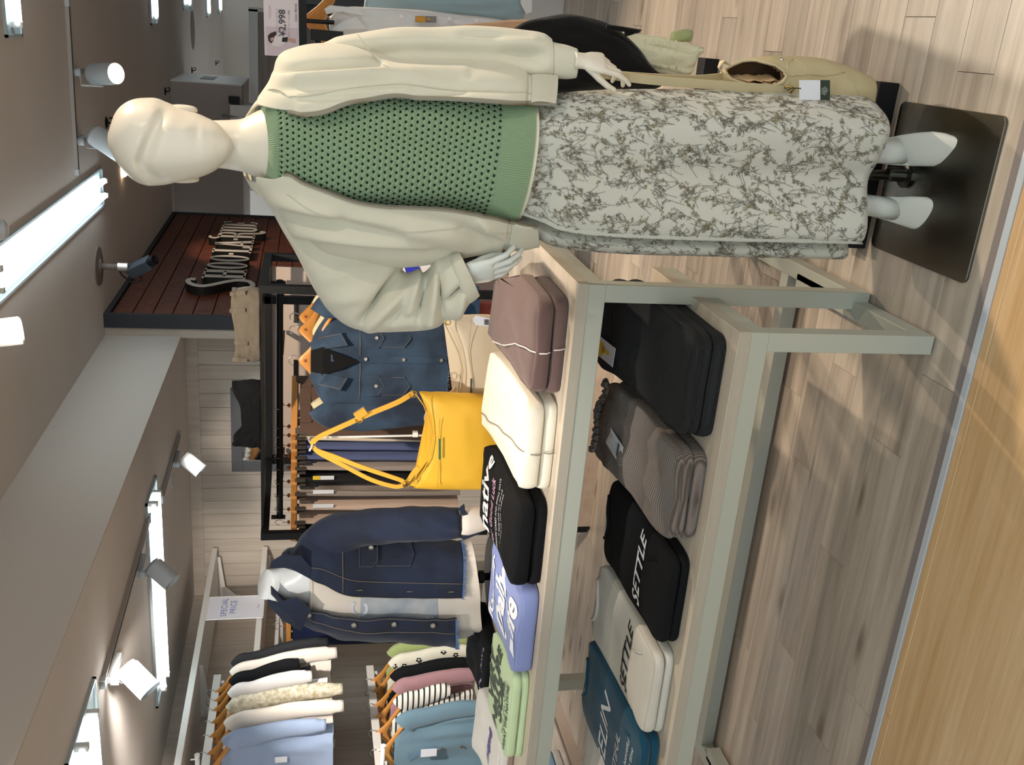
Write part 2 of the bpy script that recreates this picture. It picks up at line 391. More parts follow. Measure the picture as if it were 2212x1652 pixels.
fixture(-.19, 1.03, 4.43, 4.66, ZC, 'x', 'fluorescent light in the picture corner above the round track spot', 1)
fixture(-.18, 1.04, 8.37, 8.68, ZC, 'x', 'narrow distant fluorescent light, nearest of the far row on the ceiling', 1)
fixture(-.065, 1.15, 10.5, 11.3, ZC, 'x', 'wide distant fluorescent light, second of the far row on the ceiling', 1)
fixture(-.14, 1.08, 12.9, 13.15, ZC, 'x', 'thin distant fluorescent light, third of the far row on the ceiling', 1)
fixture(-.10, 1.12, 14.6, 14.9, ZC, 'x', 'thin pale fluorescent light, farthest of the row on the ceiling', 1)

# ---- upper and lower display tables
M_TB = mat('greige_frame', '#aeb0a4', .45, bump=.05, bscale=500)
M_TT = plank_mat('pale_top', ('#d8cbb9', '#d0c2b0', '#c5b6a3', '#b8a893'), (2, 30, 30), .45, False, .04, .05)
M_TE = mat('table_edge', '#b1a899', .5, var=.06, vscale=30, stretch=(.2, 1, 3))
def table(name, label, x0, x1, y0, y1, h, left, backleg=True, crossbar=None, bar=.045):
    t = thing(name, label, 'table', (x1, y0, 0)); W = x1-x0; D = y1-y0
    MB().box(-W, 0, 0, D, h-.028, h).out('table_top', M_TT, t, bevel=.001)
    e = MB().box(-W-.001, .001, -.002, 0, h-.028, h-.001).box(0, .002, -.001, D, h-.028, h-.001); e.out('edge_band', M_TE, t)
    b = bar; f = MB()
    f.box(-W, 0, 0, b, h-.028-b, h-.028).box(-W, 0, D-b, D, h-.028-b, h-.028)
    f.box(-b, 0, b, D-b, h-.028-b, h-.028).box(-W, -W+b, b, D-b, h-.028-b, h-.028)
    f.out('apron_frame', M_TB, t, bevel=.0015)
    for sx in (-b, -W):
        for sy in ((0, D-b) if backleg else (0,)):
            MB().box(sx, sx+b, sy, sy+b, .008, h-.028-b).out('leg', M_TB, t, bevel=.0015)
            MB().lathe([(.0, 0), (.012, 0), (.012, .008), (0, .008)], (sx+b/2, sy+b/2, 0), 12).out('foot_pad', mat('foot_black', '#333333', .7), t)
        MB().box(sx, sx+b, b, (D-b) if backleg else D, .008, .008+b).out('side_rail', M_TB, t, bevel=.0015)
    if crossbar: MB().box(-W+b, -b, crossbar, crossbar+b, .008, .008+b).out('cross_rail', M_TB, t, bevel=.0015)
    return t
table('display_table', 'tall pale display table with folded sweatshirts beside the mannequin', -2.37, -.56, 2.19, 2.99, .80, True, True, .36)
table('display_table', 'low pale display table pushed under the tall one, holding folded trousers', -2.34, -.585, 1.9, 2.50, .50, True, False)

# ---- shelves on left wall
sh = thing('wall_shelf', 'upper white wall shelf with bracket on the left wall', 'shelf', (XL, 6.15, 2.03))
MB().box(0, .42, -2.9, 0, 0, .035).out('shelf_board', M_WHITE, sh, bevel=.002)
for yy in (-.03, -1.25, -2.45):
    MB().prism([(0, 0), (.36, 0), (.36, -.02), (.12, -.05), (.05, -.12), (.0, -.3)], .006, lambda a, b, d: (a+.005, yy-d, b)).out('bracket', M_WHITE, sh)
sh2 = thing('wall_shelf', 'lower white wall shelf behind the price card on the left wall', 'shelf', (XL, 6.15, 1.69))
MB().box(0, .42, -1.25, 0, 0, .035).out('shelf_board', M_WHITE, sh2, bevel=.002)
for yy in (-.03, -1.15):
    MB().prism([(0, 0), (.36, 0), (.36, -.02), (.12, -.05), (.05, -.12), (.0, -.2)], .006, lambda a, b, d: (a+.005, yy-d, b)).out('bracket', M_WHITE, sh2)
def wall_rail(name, label, x, y0, y1, z, w=.03, h=.014, vert=True, endpost=False):
    t = thing(name, label, 'rail', (x, y1, z))
    MB().box(-w/2, w/2, -(y1-y0), 0, -h, h).out('bar', M_WHITE, t, bevel=.003)
    for yy in (-.06, -(y1-y0)*.52):
        MB().box(XL-x, 0, yy-.01, yy+.01, -h-.02, -h).out('arm', M_WHITE, t, bevel=.002)
    return t
wall_rail('clothes_rail', 'upper white clothes rail holding the blouses on the left wall', -3.65, 3.3, 4.86, 1.925, .012, .022)
wall_rail('clothes_rail', 'lower white clothes rail holding cardigans near the denim torso', -3.65, 3.3, 4.87, 1.045, .012, .022)
wall_rail('clothes_rail', 'white clothes rail behind the torso form holding navy trousers', -3.65, 5.0, 6.1, 1.60, .012, .012)
for (p, lb) in (((426, 1632), 'white round peg arm beside the upper rail at picture edge'), ((828, 1612), 'white round peg arm beside the lower rail above the blue cardigan')):
    q = PX(p[0], p[1], -3.25); t = thing('peg_arm', lb, 'rail', q)
    MB().cyl((0, 0, 0), (-.3, 0, -.0), .011, 16).out('tube', M_WHITE, t, smooth=True)
    MB().cyl((-.02, 0, .0), (-.02, 0, .03), .0035, 8).out('pin', M_WHITE, t, smooth=True)
    MB().lathe([(0, 0), (.013, 0), (.013, .006), (0, .006)], (0, 0, 0), 16, (1, 0, 0)).out('end_cap', M_WHITE, t)
# price card hanging between the shelves
pc = thing('price_card', 'white SPECIAL PRICE card hanging between the white shelves', 'sign', PX(505, 1312, -3.53))
MB().box(-.003, .003, -.125, .125, -.185, .16).out('card', mat('card_white', '#eceaf0', .5), pc, bevel=.002)
f = MB().box(.0032, .0045, -.125, -.119, -.185, .16).box(.0032, .0045, .119, .125, -.185, .16).box(.0032, .0045, -.125, .125, .154, .16).box(.0032, .0045, -.125, .125, -.185, -.179)
f.out('border', M_WHITE, pc)
tm = MB(); text_on(tm, 'SPECIAL', .052, plane_map((.0042, 0, .055), (0, 1, 0), (0, 0, 1)), spacing=1.1); text_on(tm, 'PRICE', .052, plane_map((.0042, 0, .0), (0, 1, 0), (0, 0, 1)), spacing=1.1)
tm.out('lettering', mat('print_blue', '#5f72b8', .7), pc)
tm = MB(); text_on(tm, 'Color', .02, plane_map((.0042, .0, -.15), (0, 1, 0), (0, 0, 1)), shear=.3); tm.out('lettering', mat('print_grey', '#8d8d92', .7), pc)
# ================================================================ FIXTURES
# sign letters: narrow slab-serif capitals built from strokes, standing off the boards
M_LET = mat('letter_cream', '#d9cfc4', .5); M_LSIDE = mat('letter_side', '#15130f', .6)
def stroke_letter(kind):
    """list of outlines (polylines with widths) in a box 0..w x 0..1"""
    th, sf = .13, .055
    def bar(x, y0, y1): return ('r', x-th/2, y0, x+th/2, y1)
    def ser(x, y, w=.13): return ('r', x-w, y-sf/2, x+w, y+sf/2)
    S = []
    if kind == 'H': S = [bar(.12, 0, 1), bar(.44, 0, 1), ('r', .12, .46, .44, .54), ser(.12, .02), ser(.12, .98), ser(.44, .02), ser(.44, .98)]; w = .58
    elif kind == 'O': S = [('o', .22, .5, .205, .5, .105)]; w = .46
    elif kind == 'L': S = [bar(.12, 0, 1), ser(.12, .98), ('r', 0, -.005, .42, .06), ('r', .36, 0, .42, .25)]; w = .44
    elif kind == 'A': S = [('p', [(.02, 0), (.2, 1)], 0.075), ('p', [(.2, 1), (.4, 0)], 0.140), ('r', .09, .26, .33, .33), ser(.03, .02, .08), ser(.4, .02, .12)]; w = .5
    elif kind == 'R': S = [bar(.12, 0, 1), ser(.12, .02), ('p', [(.05, .97), (.3, .97), (.4, .86), (.4, .64), (.3, .53), (.12, .53)], 0.086), ('p', [(.26, .53), (.38, .35), (.42, .05), (.5, -.22), (.6, -.22), (.62, -.12)], 0.097), ('p', [(.03, .97), (-.06, 1.05), (-.02, 1.2), (.1, 1.22)], 0.075)]; w = .5
    elif kind == 'U': S = [('p', [(.12, 1), (.12, .16), (.2, .03), (.3, .03), (.38, .16), (.38, 1)], 0.108), ser(.12, .98, .12), ser(.38, .98, .1)]; w = .5
    elif kind == 'E': S = [bar(.12, 0, 1), ('r', 0, 0, .4, .06), ('r', 0, .94, .4, 1), ('r', .12, .47, .32, .53), ('r', .35, 0, .4, .22), ('r', .35, .78, .4, 1), ('r', .29, .4, .33, .6)]; w = .46
    elif kind == 'S': S = [('p', [(.44, 1.12), (.44, 1.24), (.32, 1.28), (.16, 1.18), (.06, .95), (.14, .72), (.34, .42), (.46, .16), (.42, -.08), (.26, -.2), (.08, -.2), (-.02, -.1), (.04, 0)], 0.115)]; w = .52
    elif kind == '.': S = [('r', 0, .44, .1, .56)]; w = .14
    return S, w
def sign_letters():
    s = .285; x = 6.46; base = 1.855; wx = 1.57; X0, X1 = -1.815, -1.755
    for ch in 'SHOO.LA.RUE':
        S, w_ = stroke_letter(ch); sc2 = s*(1.12 if ch != '.' else 1)
        mb = MB(); fr = MB()
        def P(a, b, d): return Vector((d, x+a*s*wx, base+b*s))
        def slab(poly):
            # poly in letter space, ccw
            n = len(poly)
            mb.add([P(a, b, X0) for a, b in poly]+[P(a, b, X1) for a, b in poly], [tuple(range(n-1, -1, -1))]+[(k, (k+1) % n, n+(k+1) % n, n+k) for k in range(n)])
            fr.add([P(a, b, X1) for a, b in poly]+[P(a, b, X1+.004) for a, b in poly], [tuple(range(n, 2*n))]+[(k, (k+1) % n, n+(k+1) % n, n+k) for k in range(n)])
        for q in S:
            if q[0] == 'r': slab([(q[1], q[2]), (q[3], q[2]), (q[3], q[4]), (q[1], q[4])])
            elif q[0] == 'p':
                pts = [Vector((a, b, 0)) for a, b in q[1]]
                # smooth path
                if len(pts) > 3:
                    tab = [(i, p.x, p.y) for i, p in enumerate(pts)]; pts = [Vector((*smooth_interp(tab, i/4), 0)) for i in range(4*(len(pts)-1)+1)]
                h = q[2]/2
                for i in range(len(pts)-1):
                    a = pts[i]; b = pts[i+1]; t = (b-a).normalized(); nrm = Vector((-t.y, t.x, 0))*h
                    ta = (pts[i+1]-pts[max(i-1, 0)]).normalized(); tb = (pts[min(i+2, len(pts)-1)]-pts[i]).normalized()
                    na = Vector((-ta.y, ta.x, 0))*h; nb = Vector((-tb.y, tb.x, 0))*h
                    slab([((a-na).x, (a-na).y), ((b-nb).x, (b-nb).y), ((b+nb).x, (b+nb).y), ((a+na).x, (a+na).y)])
            elif q[0] == 'o':
                cx, cy, rx, ry, t = q[1:]; n = 28
                for i in range(n):
                    a0, a1 = 2*PI*i/n, 2*PI*(i+1)/n
                    f = lambda a, k: (cx+(rx-k*t)*math.cos(a), cy+(ry-k*t*.45)*math.sin(a))
                    slab([f(a0, 0), f(a1, 0), f(a1, 1), f(a0, 1)][::1])
        lt = mb.out('letter', M_LSIDE, ws_letters); fr.out('letter_face', M_LET, lt)
        x += w_*s*wx+.012
    return x
ws_letters = thing('shop_sign', 'raised cream shop name lettering standing off the brown boards', 'sign', (0, 0, 0))
ws_letters.location = (0, 0, 0)
xe = sign_letters()

# track + spot lights
M_LAMP = mat('lamp_white', '#b4b8ba', .4); M_LAMPIN = mat('lamp_inner', '#8c8c88', .5)
def track(name, label, p0, p1, z):
    t = thing(name, label, 'track', (p0[0], p0[1], z)); d = Vector((p1[0]-p0[0], p1[1]-p0[1], 0)); L = d.length; d.normalize(); s = Vector((-d.y, d.x, 0))
    R = Matrix((( d.x, s.x, 0), (d.y, s.y, 0), (0, 0, 1)))
    MB().box(0, L, -.017, .017, -.018, .0, R).out('rail', mat('track_grey', '#a39a93', .5), t)
    MB().box(.02, L-.02, -.004, .004, -.0195, -.018, R).out('slot', M_BLK, t)
    for a in (0, L-.03): MB().box(a, a+.03, -.02, .02, -.021, .0, R).out('end_cap', M_LAMP, t)
    return t
def spotlight(label, top, aim, r=.045, L=.13, lit=False, drop=.09, group=None, box=(0, .12)):
    t = thing('track_spotlight', label, 'spotlight', top)
    MB().box(-.016, .016, box[0], box[0]+box[1]+.04, -.035, -.0, None).out('driver_box', M_LAMP, t, bevel=.002)
    MB().cyl((0, 0, -.02), (0, 0, -.05), .02, 16).out('swivel', M_LAMP, t, smooth=True)
    c = Vector((0, 0, -drop-.03)); a = Vector(aim).normalized(); sd = a.cross(Vector((0, 0, 1))).normalized()
    mb = MB(); 
    for s in (1,): mb.ribbon([Vector((0, 0, -.045))+sd*s*.01, Vector((0, 0, -.05))+sd*s*(r+.008), c+sd*s*(r+.008)], a, .014, .003)
    mb.out('arm', M_LAMP, t)
    h = MB().lathe([(r*.86, -L*.45), (r, -L*.38), (r, L*.5), (r*.94, L*.5), (r*.9, L*.3), (r*.2, L*.1)], c, 28, a).out('head', M_LAMP, t, smooth=False)
    fn = MB()
    for k in range(-4, 5):
        up = sd.cross(a); w = math.sqrt(max(0, (r*.85)**2-(k*r*.18)**2)); p = c+sd*k*r*.18-a*L*.5
        fn.add([p-up*w-sd*.001, p+up*w-sd*.001, p+up*w+sd*.001, p-up*w+sd*.001]+[q+a*.02 for q in (p-up*w-sd*.001, p+up*w-sd*.001, p+up*w+sd*.001, p-up*w+sd*.001)], [(3, 2, 1, 0), (4, 5, 6, 7), (0, 1, 5, 4), (1, 2, 6, 5), (2, 3, 7, 6), (3, 0, 4, 7)])
    fn.out('cooling_fins', M_LAMPIN, t)
    if lit: MB().lathe([(0, L*.3), (r*.86, L*.3), (r*.86, L*.34), (0, L*.34)], c, 24, a).out('lens', mat('lamp_lit', '#fff2df', .4, emit=14, ecol=(1, .8, .55, 1)), t)
    return t
track('lighting_track', 'short grey lighting track nearest the back wall', PZ(343, 1080, ZL), PZ(384, 936, ZL), ZL)
track('lighting_track', 'long grey lighting track along the low ceiling edge', PZ(215, 1480, ZL), PZ(318, 1115, ZL), ZL)
tr = PZ(150, 100, ZC)
track('lighting_track', 'grey lighting track on the main ceiling above the mannequin', (-.02, 3.0), (-.92, 5.6), ZC) if False else None
def ztrack(label, a, b, z): return track('lighting_track', label, PZ(*a, z), PZ(*b, z), z)
ztrack('grey lighting track on the main ceiling right above the mannequin head', (141, 0), (163, 378), ZC)
def sp(label, px, z, aim, **k):
    return spotlight(label, PZ(px[0], px[1], z), aim, **k)
sp('white track spotlight nearest the back wall with its beam on the low ceiling', (369, 1003), ZL, (-.55, -.3, -.75))
sp('white track spotlight in the middle, silhouetted on the bright tube light', (290, 1240), ZL, (-.5, -.45, -.75))
sp('large white track spotlight nearest the picture edge on the low ceiling', (228, 1470), ZL, (-.5, -.5, -.7), r=.047, L=.14)
sp('lit track spotlight with glowing orange lens on the main ceiling', (152, 155), ZC, (.12, -.62, -.75), lit=True, r=.055, L=.19, drop=.13)
sp('grey track spotlight tucked behind the top of the mannequin head', (160, 305), ZC, (-.45, -.3, -.8), r=.055, L=.19, drop=.13)
# nearest spot, cut by the frame
q = PZ(30, 716, 2.42)
t = thing('track_spotlight', 'huge white cylinder spotlight cut off at the picture edge', 'spotlight', q)
a = Vector((.05, .35, -.93)).normalized()
MB().lathe([(.0, -.12), (.045, -.115), (.05, -.1), (.05, .02), (.047, .026), (.043, .026), (.04, .0), (.0, -.01)], (0, 0, 0), 32, a).out('head', M_LAMP, t, smooth=False)
MB().cyl((0, 0, .05), (0, 0, ZC-q.z), .009, 12).out('stem', M_LAMP, t)
q = PZ(-12, 496, 2.45); t = thing('track_spotlight', 'rounded white lamp end peeking in above the twin tube light', 'spotlight', q)
MB().lathe([(.0, -.1), (.03, -.095), (.034, -.08), (.034, .03), (.02, .04), (0, .042)], (0, 0, 0), 28, (0, .3, -1)).out('head', M_LAMP, t, smooth=False)
MB().cyl((0, 0, .05), (0, 0, ZC-q.z), .009, 12).out('stem', M_LAMP, t)
# recessed downlight disc in low ceiling
q = PZ(373, 1042, ZL); t = thing('downlight', 'round glowing recessed downlight beside the short track', 'downlight', q)
MB().lathe([(.04, -.003), (.055, -.003), (.055, 0), (.04, 0)], (0, 0, 0), 28).out('ring', M_LAMP, t)
MB().lathe([(0, -.0022), (.04, -.0022), (.04, -.001), (0, -.001)], (0, 0, 0), 28).out('lens', mat('lens_glow', '#fff0e2', .4, emit=2.2, ecol=(1, .88, .78, 1)), t)
q = PZ(263, 370, ZC); t = thing('downlight', 'tiny warm glowing lamp beside the mannequin head on the ceiling', 'downlight', q)
MB().lathe([(0, -.03), (.03, -.028), (.04, -.01), (.04, 0), (0, 0)], (0, 0, 0), 20).out('lens', mat('lamp_warm', '#ffdcae', .4, emit=6, ecol=(1, .7, .4, 1)), t)
# ceiling hooks, speaker, camera
for (p, lb) in (((229, 265), 'black ceiling hook nearest the mannequin head'), ((356, 197), 'black ceiling hook beside the lit bulkhead corner'), ((414, 152), 'black ceiling hook third in the row towards the far room'), ((466, 136), 'black ceiling hook farthest back above the grey partition')):
    q = PZ(p[0], p[1], ZC); t = thing('ceiling_hook', lb, 'hook', q); s_ = q.y/6.3
    MB().lathe([(0, -.012), (.02, -.012), (.036, -.004), (.036, 0), (0, 0)], (0, 0, 0), 16).out('rose', M_BLK, t)
    MB().tube([Vector((0, 0, -.01)), Vector((0, 0, -.03)), Vector((.015, 0, -.045)), Vector((.03, 0, -.035)), Vector((.028, 0, -.02))], .005, 8).out('hook', M_BLK, t, smooth=True)
q = PZ(416, 65, ZC); t = thing('ceiling_speaker', 'round grey speaker grille on the far main ceiling', 'speaker', q)
MB().lathe([(0, -.006), (.17, -.006), (.2, -.002), (.2, 0), (0, 0)], (0, 0, 0), 28).out('grille', mat('speaker_grey', '#7e7570', .8), t)
q = PZ(212, 575, ZC); t = thing('security_camera', 'grey security camera on a ceiling mount above the brown sign wall', 'camera', q)
MB().lathe([(0, -.02), (.03, -.02), (.045, -.012), (.115, -.008), (.115, 0), (0, 0)], (0, 0, 0), 28).out('ceiling_rose', mat('cam_grey', '#7d7069', .6), t, smooth=False)
MB().cyl((0, 0, -.01), (0, 0, -.11), .018, 16).out('stem', mat('cam_grey', '#7d7069', .6), t, smooth=True)
MB().lathe([(.022, -.17), (.026, -.165), (.026, -.11), (.02, -.105)], (0, 0, 0), 16).out('swivel', M_METAL, t)
d = Vector((.35, -.35, -.55)).normalized(); R = Vector((1, 0, 0)).rotation_difference(d).to_matrix()
b = MB(); b.box(-.04, .13, -.035, .035, -.035, .03, R); b.V = [v+Vector((-.01, 0, -.205)) for v in b.V]; b.out('housing', mat('cam_blue', '#3d4650', .5), t, bevel=.004)
b = MB(); b.lathe([(0, .13), (.028, .13), (.028, .17), (.02, .17), (.0, .16)], (-.01, 0, -.205), 20, d); b.out('lens', M_BLK, t)
MB().tube([Vector((-.01, 0, -.11)), Vector((-.05, 0, -.13)), Vector((-.09, .0, -.18)), Vector((-.08, 0, -.24)), Vector((-.05, 0, -.235))], .005, 8).out('cable', M_BLK, t, smooth=True)

# ---- wall mirror
mr = thing('wall_mirror', 'grey framed mirror on the pale boards behind black garment', 'mirror', (-2.67, YB-.004, 1.7))
x0, x1, z0, z1, fw = -.30, .305, -.55, .225, .072
fm = MB().box(x0, x1, -.03, 0, z1-fw, z1).box(x0, x1, -.03, 0, z0, z0+fw).box(x0, x0+fw, -.03, 0, z0+fw, z1-fw).box(x1-fw, x1, -.03, 0, z0+fw, z1-fw)
fm.out('mirror_frame', mat('frame_grey', '#59595c', .6), mr, bevel=.002)
MB().box(x0+fw, x1-fw, -.012, -.004, z0+fw, z1-fw).out('mirror_glass', mat('mirror', '#e8e8e8', .03, metal=1), mr)

# ---- black steel gondola
g = thing('garment_rack', 'black steel gondola rack with trousers and denim jacket', 'rack', (-2.385, 4.19, 0))
bt = .036; XR0, XR1, YF0, YF1, ZT = 0, 1.262, 0, .60, 1.645
# near posts, far posts
for (x, y, z1) in ((XR0, YF0, ZT), (XR1-bt, YF0, ZT), (.12, YF1, ZT), (XR1-bt, YF1, ZT)):
    MB().box(x, x+bt, y, y+bt, .012, z1).out('post', M_BLK, g, bevel=.001)
    MB().lathe([(0, 0), (.014, 0), (.014, .012), (0, .012)], (x+bt/2, y+bt/2, 0), 12).out('foot_pad', mat('foot_black', '#333333', .7), g)
def skew(x0, x1):   # top side bars run from near post to far post
    return [(x0, YF0+bt), (x0+bt, YF0+bt), (x1+bt, YF1), (x1, YF1)]
for a, b_ in ((XR0, .12), (XR1-bt, XR1-bt)):
    for z in (ZT-bt, .25, .05):
        MB().prism(skew(a, b_), bt, lambda x, y, d: (x, y, z+d)).out('side_bar', M_BLK, g)
MB().box(.12+bt, XR1-bt, YF1, YF1+bt, ZT-bt, ZT).out('top_bar', M_BLK, g, bevel=.001)
MB().box(.12+bt, XR1-bt, YF1, YF1+bt, .05, .05+bt).out('bottom_bar', M_BLK, g, bevel=.001)
MB().box(1.07, 1.07+bt, YF1-.22, YF1-.22+bt, .28, ZT).out('middle_post', M_BLK, g, bevel=.001)
MB().box(1.07, XR1-bt, YF1-.22, YF1-.22+bt, ZT-bt, ZT-.002).out('top_stub', M_BLK, g)
MB().cyl((-.03, YF0+.28, 1.563), (1.215, YF0+.28, 1.563), .016, 16).out('hanging_rail', M_BLK, g, smooth=True)
for x in (-.028, 1.2): MB().box(x, x+.006, YF0+.262, YF0+.298, 1.535, 1.605).out('rail_stop', M_BLK, g)
for x in (.2, .85, 1.11):
    MB().box(x, x+.02, YF0+.27, YF1, 1.545, 1.56).out('rail_arm', M_BLK, g)
MB().box(XR0+bt, XR1-bt, YF0, YF1, .145, .17).out('base_board', M_TT, g, bevel=.001)
MB().box(XR0+bt, XR1-bt, YF0-.002, YF0+.0, .0, .145).out('base_front', plank_mat('pale_board', ('#c6b3a0', '#bda997', '#b09b88', '#a08b79'), (20, 1.5, 20), .5), g)
bp_ = MB().box(.16, 1.19, YF1+bt+.001, YF1+bt+.012, .3, 1.61); bp_.out('back_panel', mat('panel_pinkish', '#c3b3aa', .7), g)
for (x0_, x1_) in ((.155, .70), (.80, 1.02)):
    MB().box(x0_+.1, x1_, YF1+bt-.003, YF1+bt+.001, 1.478, 1.502).out('panel_slot', mat('slot_dark', '#3b3836', .8) if x0_ > .5 else M_BLK, g)

# ---- second black rack behind the mannequin (T feet, rail along the shop depth)
r2 = thing('garment_rack', 'black T-foot rack behind the mannequin holding shirts and knits', 'rack', (-.245, 2.30, 0))
M_B2 = M_BLK
MB().box(-.215, .205, -.03, .04, .0, .055).out('foot_bar', M_B2, r2, bevel=.002)
MB().box(-.175, .215, 1.12, 1.19, .0, .055).out('foot_bar', M_B2, r2, bevel=.002)
MB().box(-.025, .03, -.02, .03, .055, 1.25).out('post', M_B2, r2, bevel=.002)
MB().box(-.02, .02, 1.14, 1.17, .055, 1.45).out('post', M_B2, r2, bevel=.002)
MB().box(-.012, .012, .0, 1.16, 1.22, 1.25).out('top_rail', M_B2, r2, bevel=.002)
MB().box(.17, .20, 1.10, 1.13, .9, 1.425).out('front_post', M_B2, r2, bevel=.002)
MB().box(-.02, .20, 1.10, 1.13, 1.385, 1.425).out('cross_bar', M_B2, r2, bevel=.002)
MB().box(.115, .145, 1.0, 1.10, 1.34, 1.40).out('clamp', M_B2, r2, bevel=.002)
MB().box(.185, .2, .62, 1.10, 1.375, 1.395).out('arm', M_B2, r2, bevel=.001)
MB().box(.178, .207, .6, .62, 1.35, 1.44).out('arm_stop', M_B2, r2, bevel=.001)

# ---- price card on clamp beside shoulder
A = PY(568, 0, 3.0); B_ = PY(648, 0, 3.0); C_ = PY(572, 119, 3.0)
t = thing('price_card', 'white yen 2,998 price card with a printed photograph on a black holder', 'sign', PY(646, 60, 3.0))
o0 = t.location
ex = (PY(568, -40, 3.0)-PY(572, 119, 3.0)); wv = ex.length; ex.normalize(); dn = (PY(645, 60, 3.0)-PY(570, 60, 3.0)); hv = dn.length; dn.normalize(); dn = (dn-ex*dn.dot(ex)).normalized()
O = PY(572, 119, 3.0)-o0
def cardp(a, b, d=0): return O+ex*a+dn*b+ex.cross(-dn).normalized()*d    # a right, b down
nrm_ = ex.cross(-dn)
c = MB(); c.add([cardp(a, b, d) for d in (0, .003) for a, b in ((0, 0), (wv, 0), (wv, hv), (0, hv))], [(3, 2, 1, 0), (4, 5, 6, 7), (0, 1, 5, 4), (1, 2, 6, 5), (2, 3, 7, 6), (3, 0, 4, 7)]); c.out('card', mat('card_pink', '#e9dbe0', .5), t)
def ctext(s, size, a, b, m, **k):
    q = MB(); text_on(q, s, size, lambda x, y: cardp(a+x, b-y, .0045), **k); q.out('lettering', m, t)
DK = mat('print_dark', '#4a4a50', .7)
ctext('¥2,998', .026, .090, hv*.53, DK, bold=.0004)
ctext('COLOR', .010, .118, hv*.18, mat('print_pale', '#c9b8be', .7)); ctext('スーパーストレッチパンツ', .0065, .09, hv*.38, mat('print_grey', '#8d8d92', .7))
ctext('カラーバリエーション豊富', .006, .09, hv*.72, mat('print_grey', '#8d8d92', .7)); ctext('Color Blends', .009, .12, hv*.92, DK, shear=.2)
# printed figure: hair, blouse, trousers as flat print
def blob(pts, m, d): 
    q = MB(); q.add([cardp(a*wv, b*hv, d) for a, b in pts], [tuple(range(len(pts)))]); q.out('printed_figure', m, t)
blob([(.01, .05), (.40, .05), (.40, .97), (.01, .97)], mat('print_photo', '#d8c6cf', .6), .0034)
blob([(.20, .12), (.27, .10), (.31, .18), (.34, .33), (.30, .36), (.26, .28), (.2, .26), (.17, .18)][::-1], mat('print_hair', '#3a2723', .7), .0045)
blob([(.14, .22), (.22, .24), (.3, .34), (.33, .5), (.3, .62), (.22, .66), (.16, .55), (.13, .4)][::-1], mat('print_blouse', '#e9dfe2', .7), .0042)
blob([(.2, .18), (.24, .17), (.26, .25), (.21, .27)][::-1], mat('print_skin', '#c79f90', .7), .0047)
blob([(.2, .5), (.26, .52), (.27, .68), (.2, .66)][::-1], mat('print_black', '#241d20', .7), .0048)
blob([(.22, .68), (.26, .68), (.25, .9), (.19, .9)][::-1], mat('print_skin', '#c79f90', .7), .0048)
b = MB(); hb = [cardp(a, b, d) for d in (-.006, .006) for a, b in ((.01, hv), (wv-.03, hv), (wv-.03, hv+.022), (.01, hv+.022))]
b.add(hb, [(3, 2, 1, 0), (4, 5, 6, 7), (0, 1, 5, 4), (1, 2, 6, 5), (2, 3, 7, 6), (3, 0, 4, 7)]); b.out('holder', M_BLK, t)
MB().cyl(cardp(.10, hv+.01), cardp(.10, hv+.10), .006, 10).out('stem', M_BLK, t)
# ================================================================ MANNEQUIN
M_MANN = mat('mannequin_ivory', '#e3dccd', .32, spec=.5)
M_HANDW = mat('mannequin_white', '#dfe3df', .22, spec=.6)
M_LEG = mat('mannequin_leg', '#d3d3c8', .4)
M_JK = mat('sweat_ivory', '#d6d2c0', .9, sheen=.25, var=.03, vscale=20, bump=.25, bscale=700)
M_RIBJ = mat('sweat_rib', '#cfcbb9', .9, sheen=.2, bump=.3, bscale=500)
M_KN = mat('knit_green', '#869f7d', .9, sheen=.3, bump=.3, bscale=900)
M_KND = mat('knit_hole_shade', '#3f5440', .95)
M_SK = mat('skirt_ivory', '#c3c3b9', .75, sheen=.1, bump=.08, bscale=900)
M_P1 = mat('print_brown', '#645e54', .8); M_P2 = mat('print_ochre', '#887949', .8)
M_STEEL = mat('brushed_steel', '#77736b', .22, metal=1, bump=.15, bscale=160, stretch=(1, 12, 1))
M_POLE = mat('pole_steel', '#6f6d66', .3, metal=1)
M_ZIP = mat('zip_metal', '#8d887a', .35, metal=.9)
MYC = 2.15
MN = thing('mannequin', 'white mannequin in open ivory zip jacket, green knit and floral skirt', 'mannequin', (-.25, MYC, 0))
MNI = pmat(MN).inverted()
def mm(mb, name, m, parent=None, **k):
    """link world-space geometry under a mannequin part"""
    parent = parent or MN; inv = pmat(parent).inverted(); mb.V = [inv@v for v in mb.V]
    return mb.out(name, m, parent, **k)
def seg_d(px, py, x0, y0, x1, y1):
    dx, dy = x1-x0, y1-y0; L = dx*dx+dy*dy; t = max(0, min(1, ((px-x0)*dx+(py-y0)*dy)/L)) if L else 0
    ex, ey = px-x0-t*dx, py-y0-t*dy; return math.hypot(ex, ey), t
_p0 = PY(1106, 300, MYC); _sx = (PY(1106, 200, MYC)-_p0)/100; 
def topx(P):
    """approximate pixel of a world point (for laying out folds)"""
    d = np.array([P[0], P[1], P[2]-CAMH]); z = d@_f
    return 1106-FPX*(d@_u)/z, 1652-(826+FPX*(d@_r)/z)
def creased(P, N, cr, amp=1):
    x, y = topx(P); h = 0
    for (x0, y0, x1, y1, dep, wd) in cr:
        d, t = seg_d(x, y, x0, y0, x1, y1)
        if d < wd*3: h += dep*math.exp(-(d/wd)**2)*(math.sin(PI*min(1, max(0, .12+t*.8)))**.5)
    return P+N*h*amp

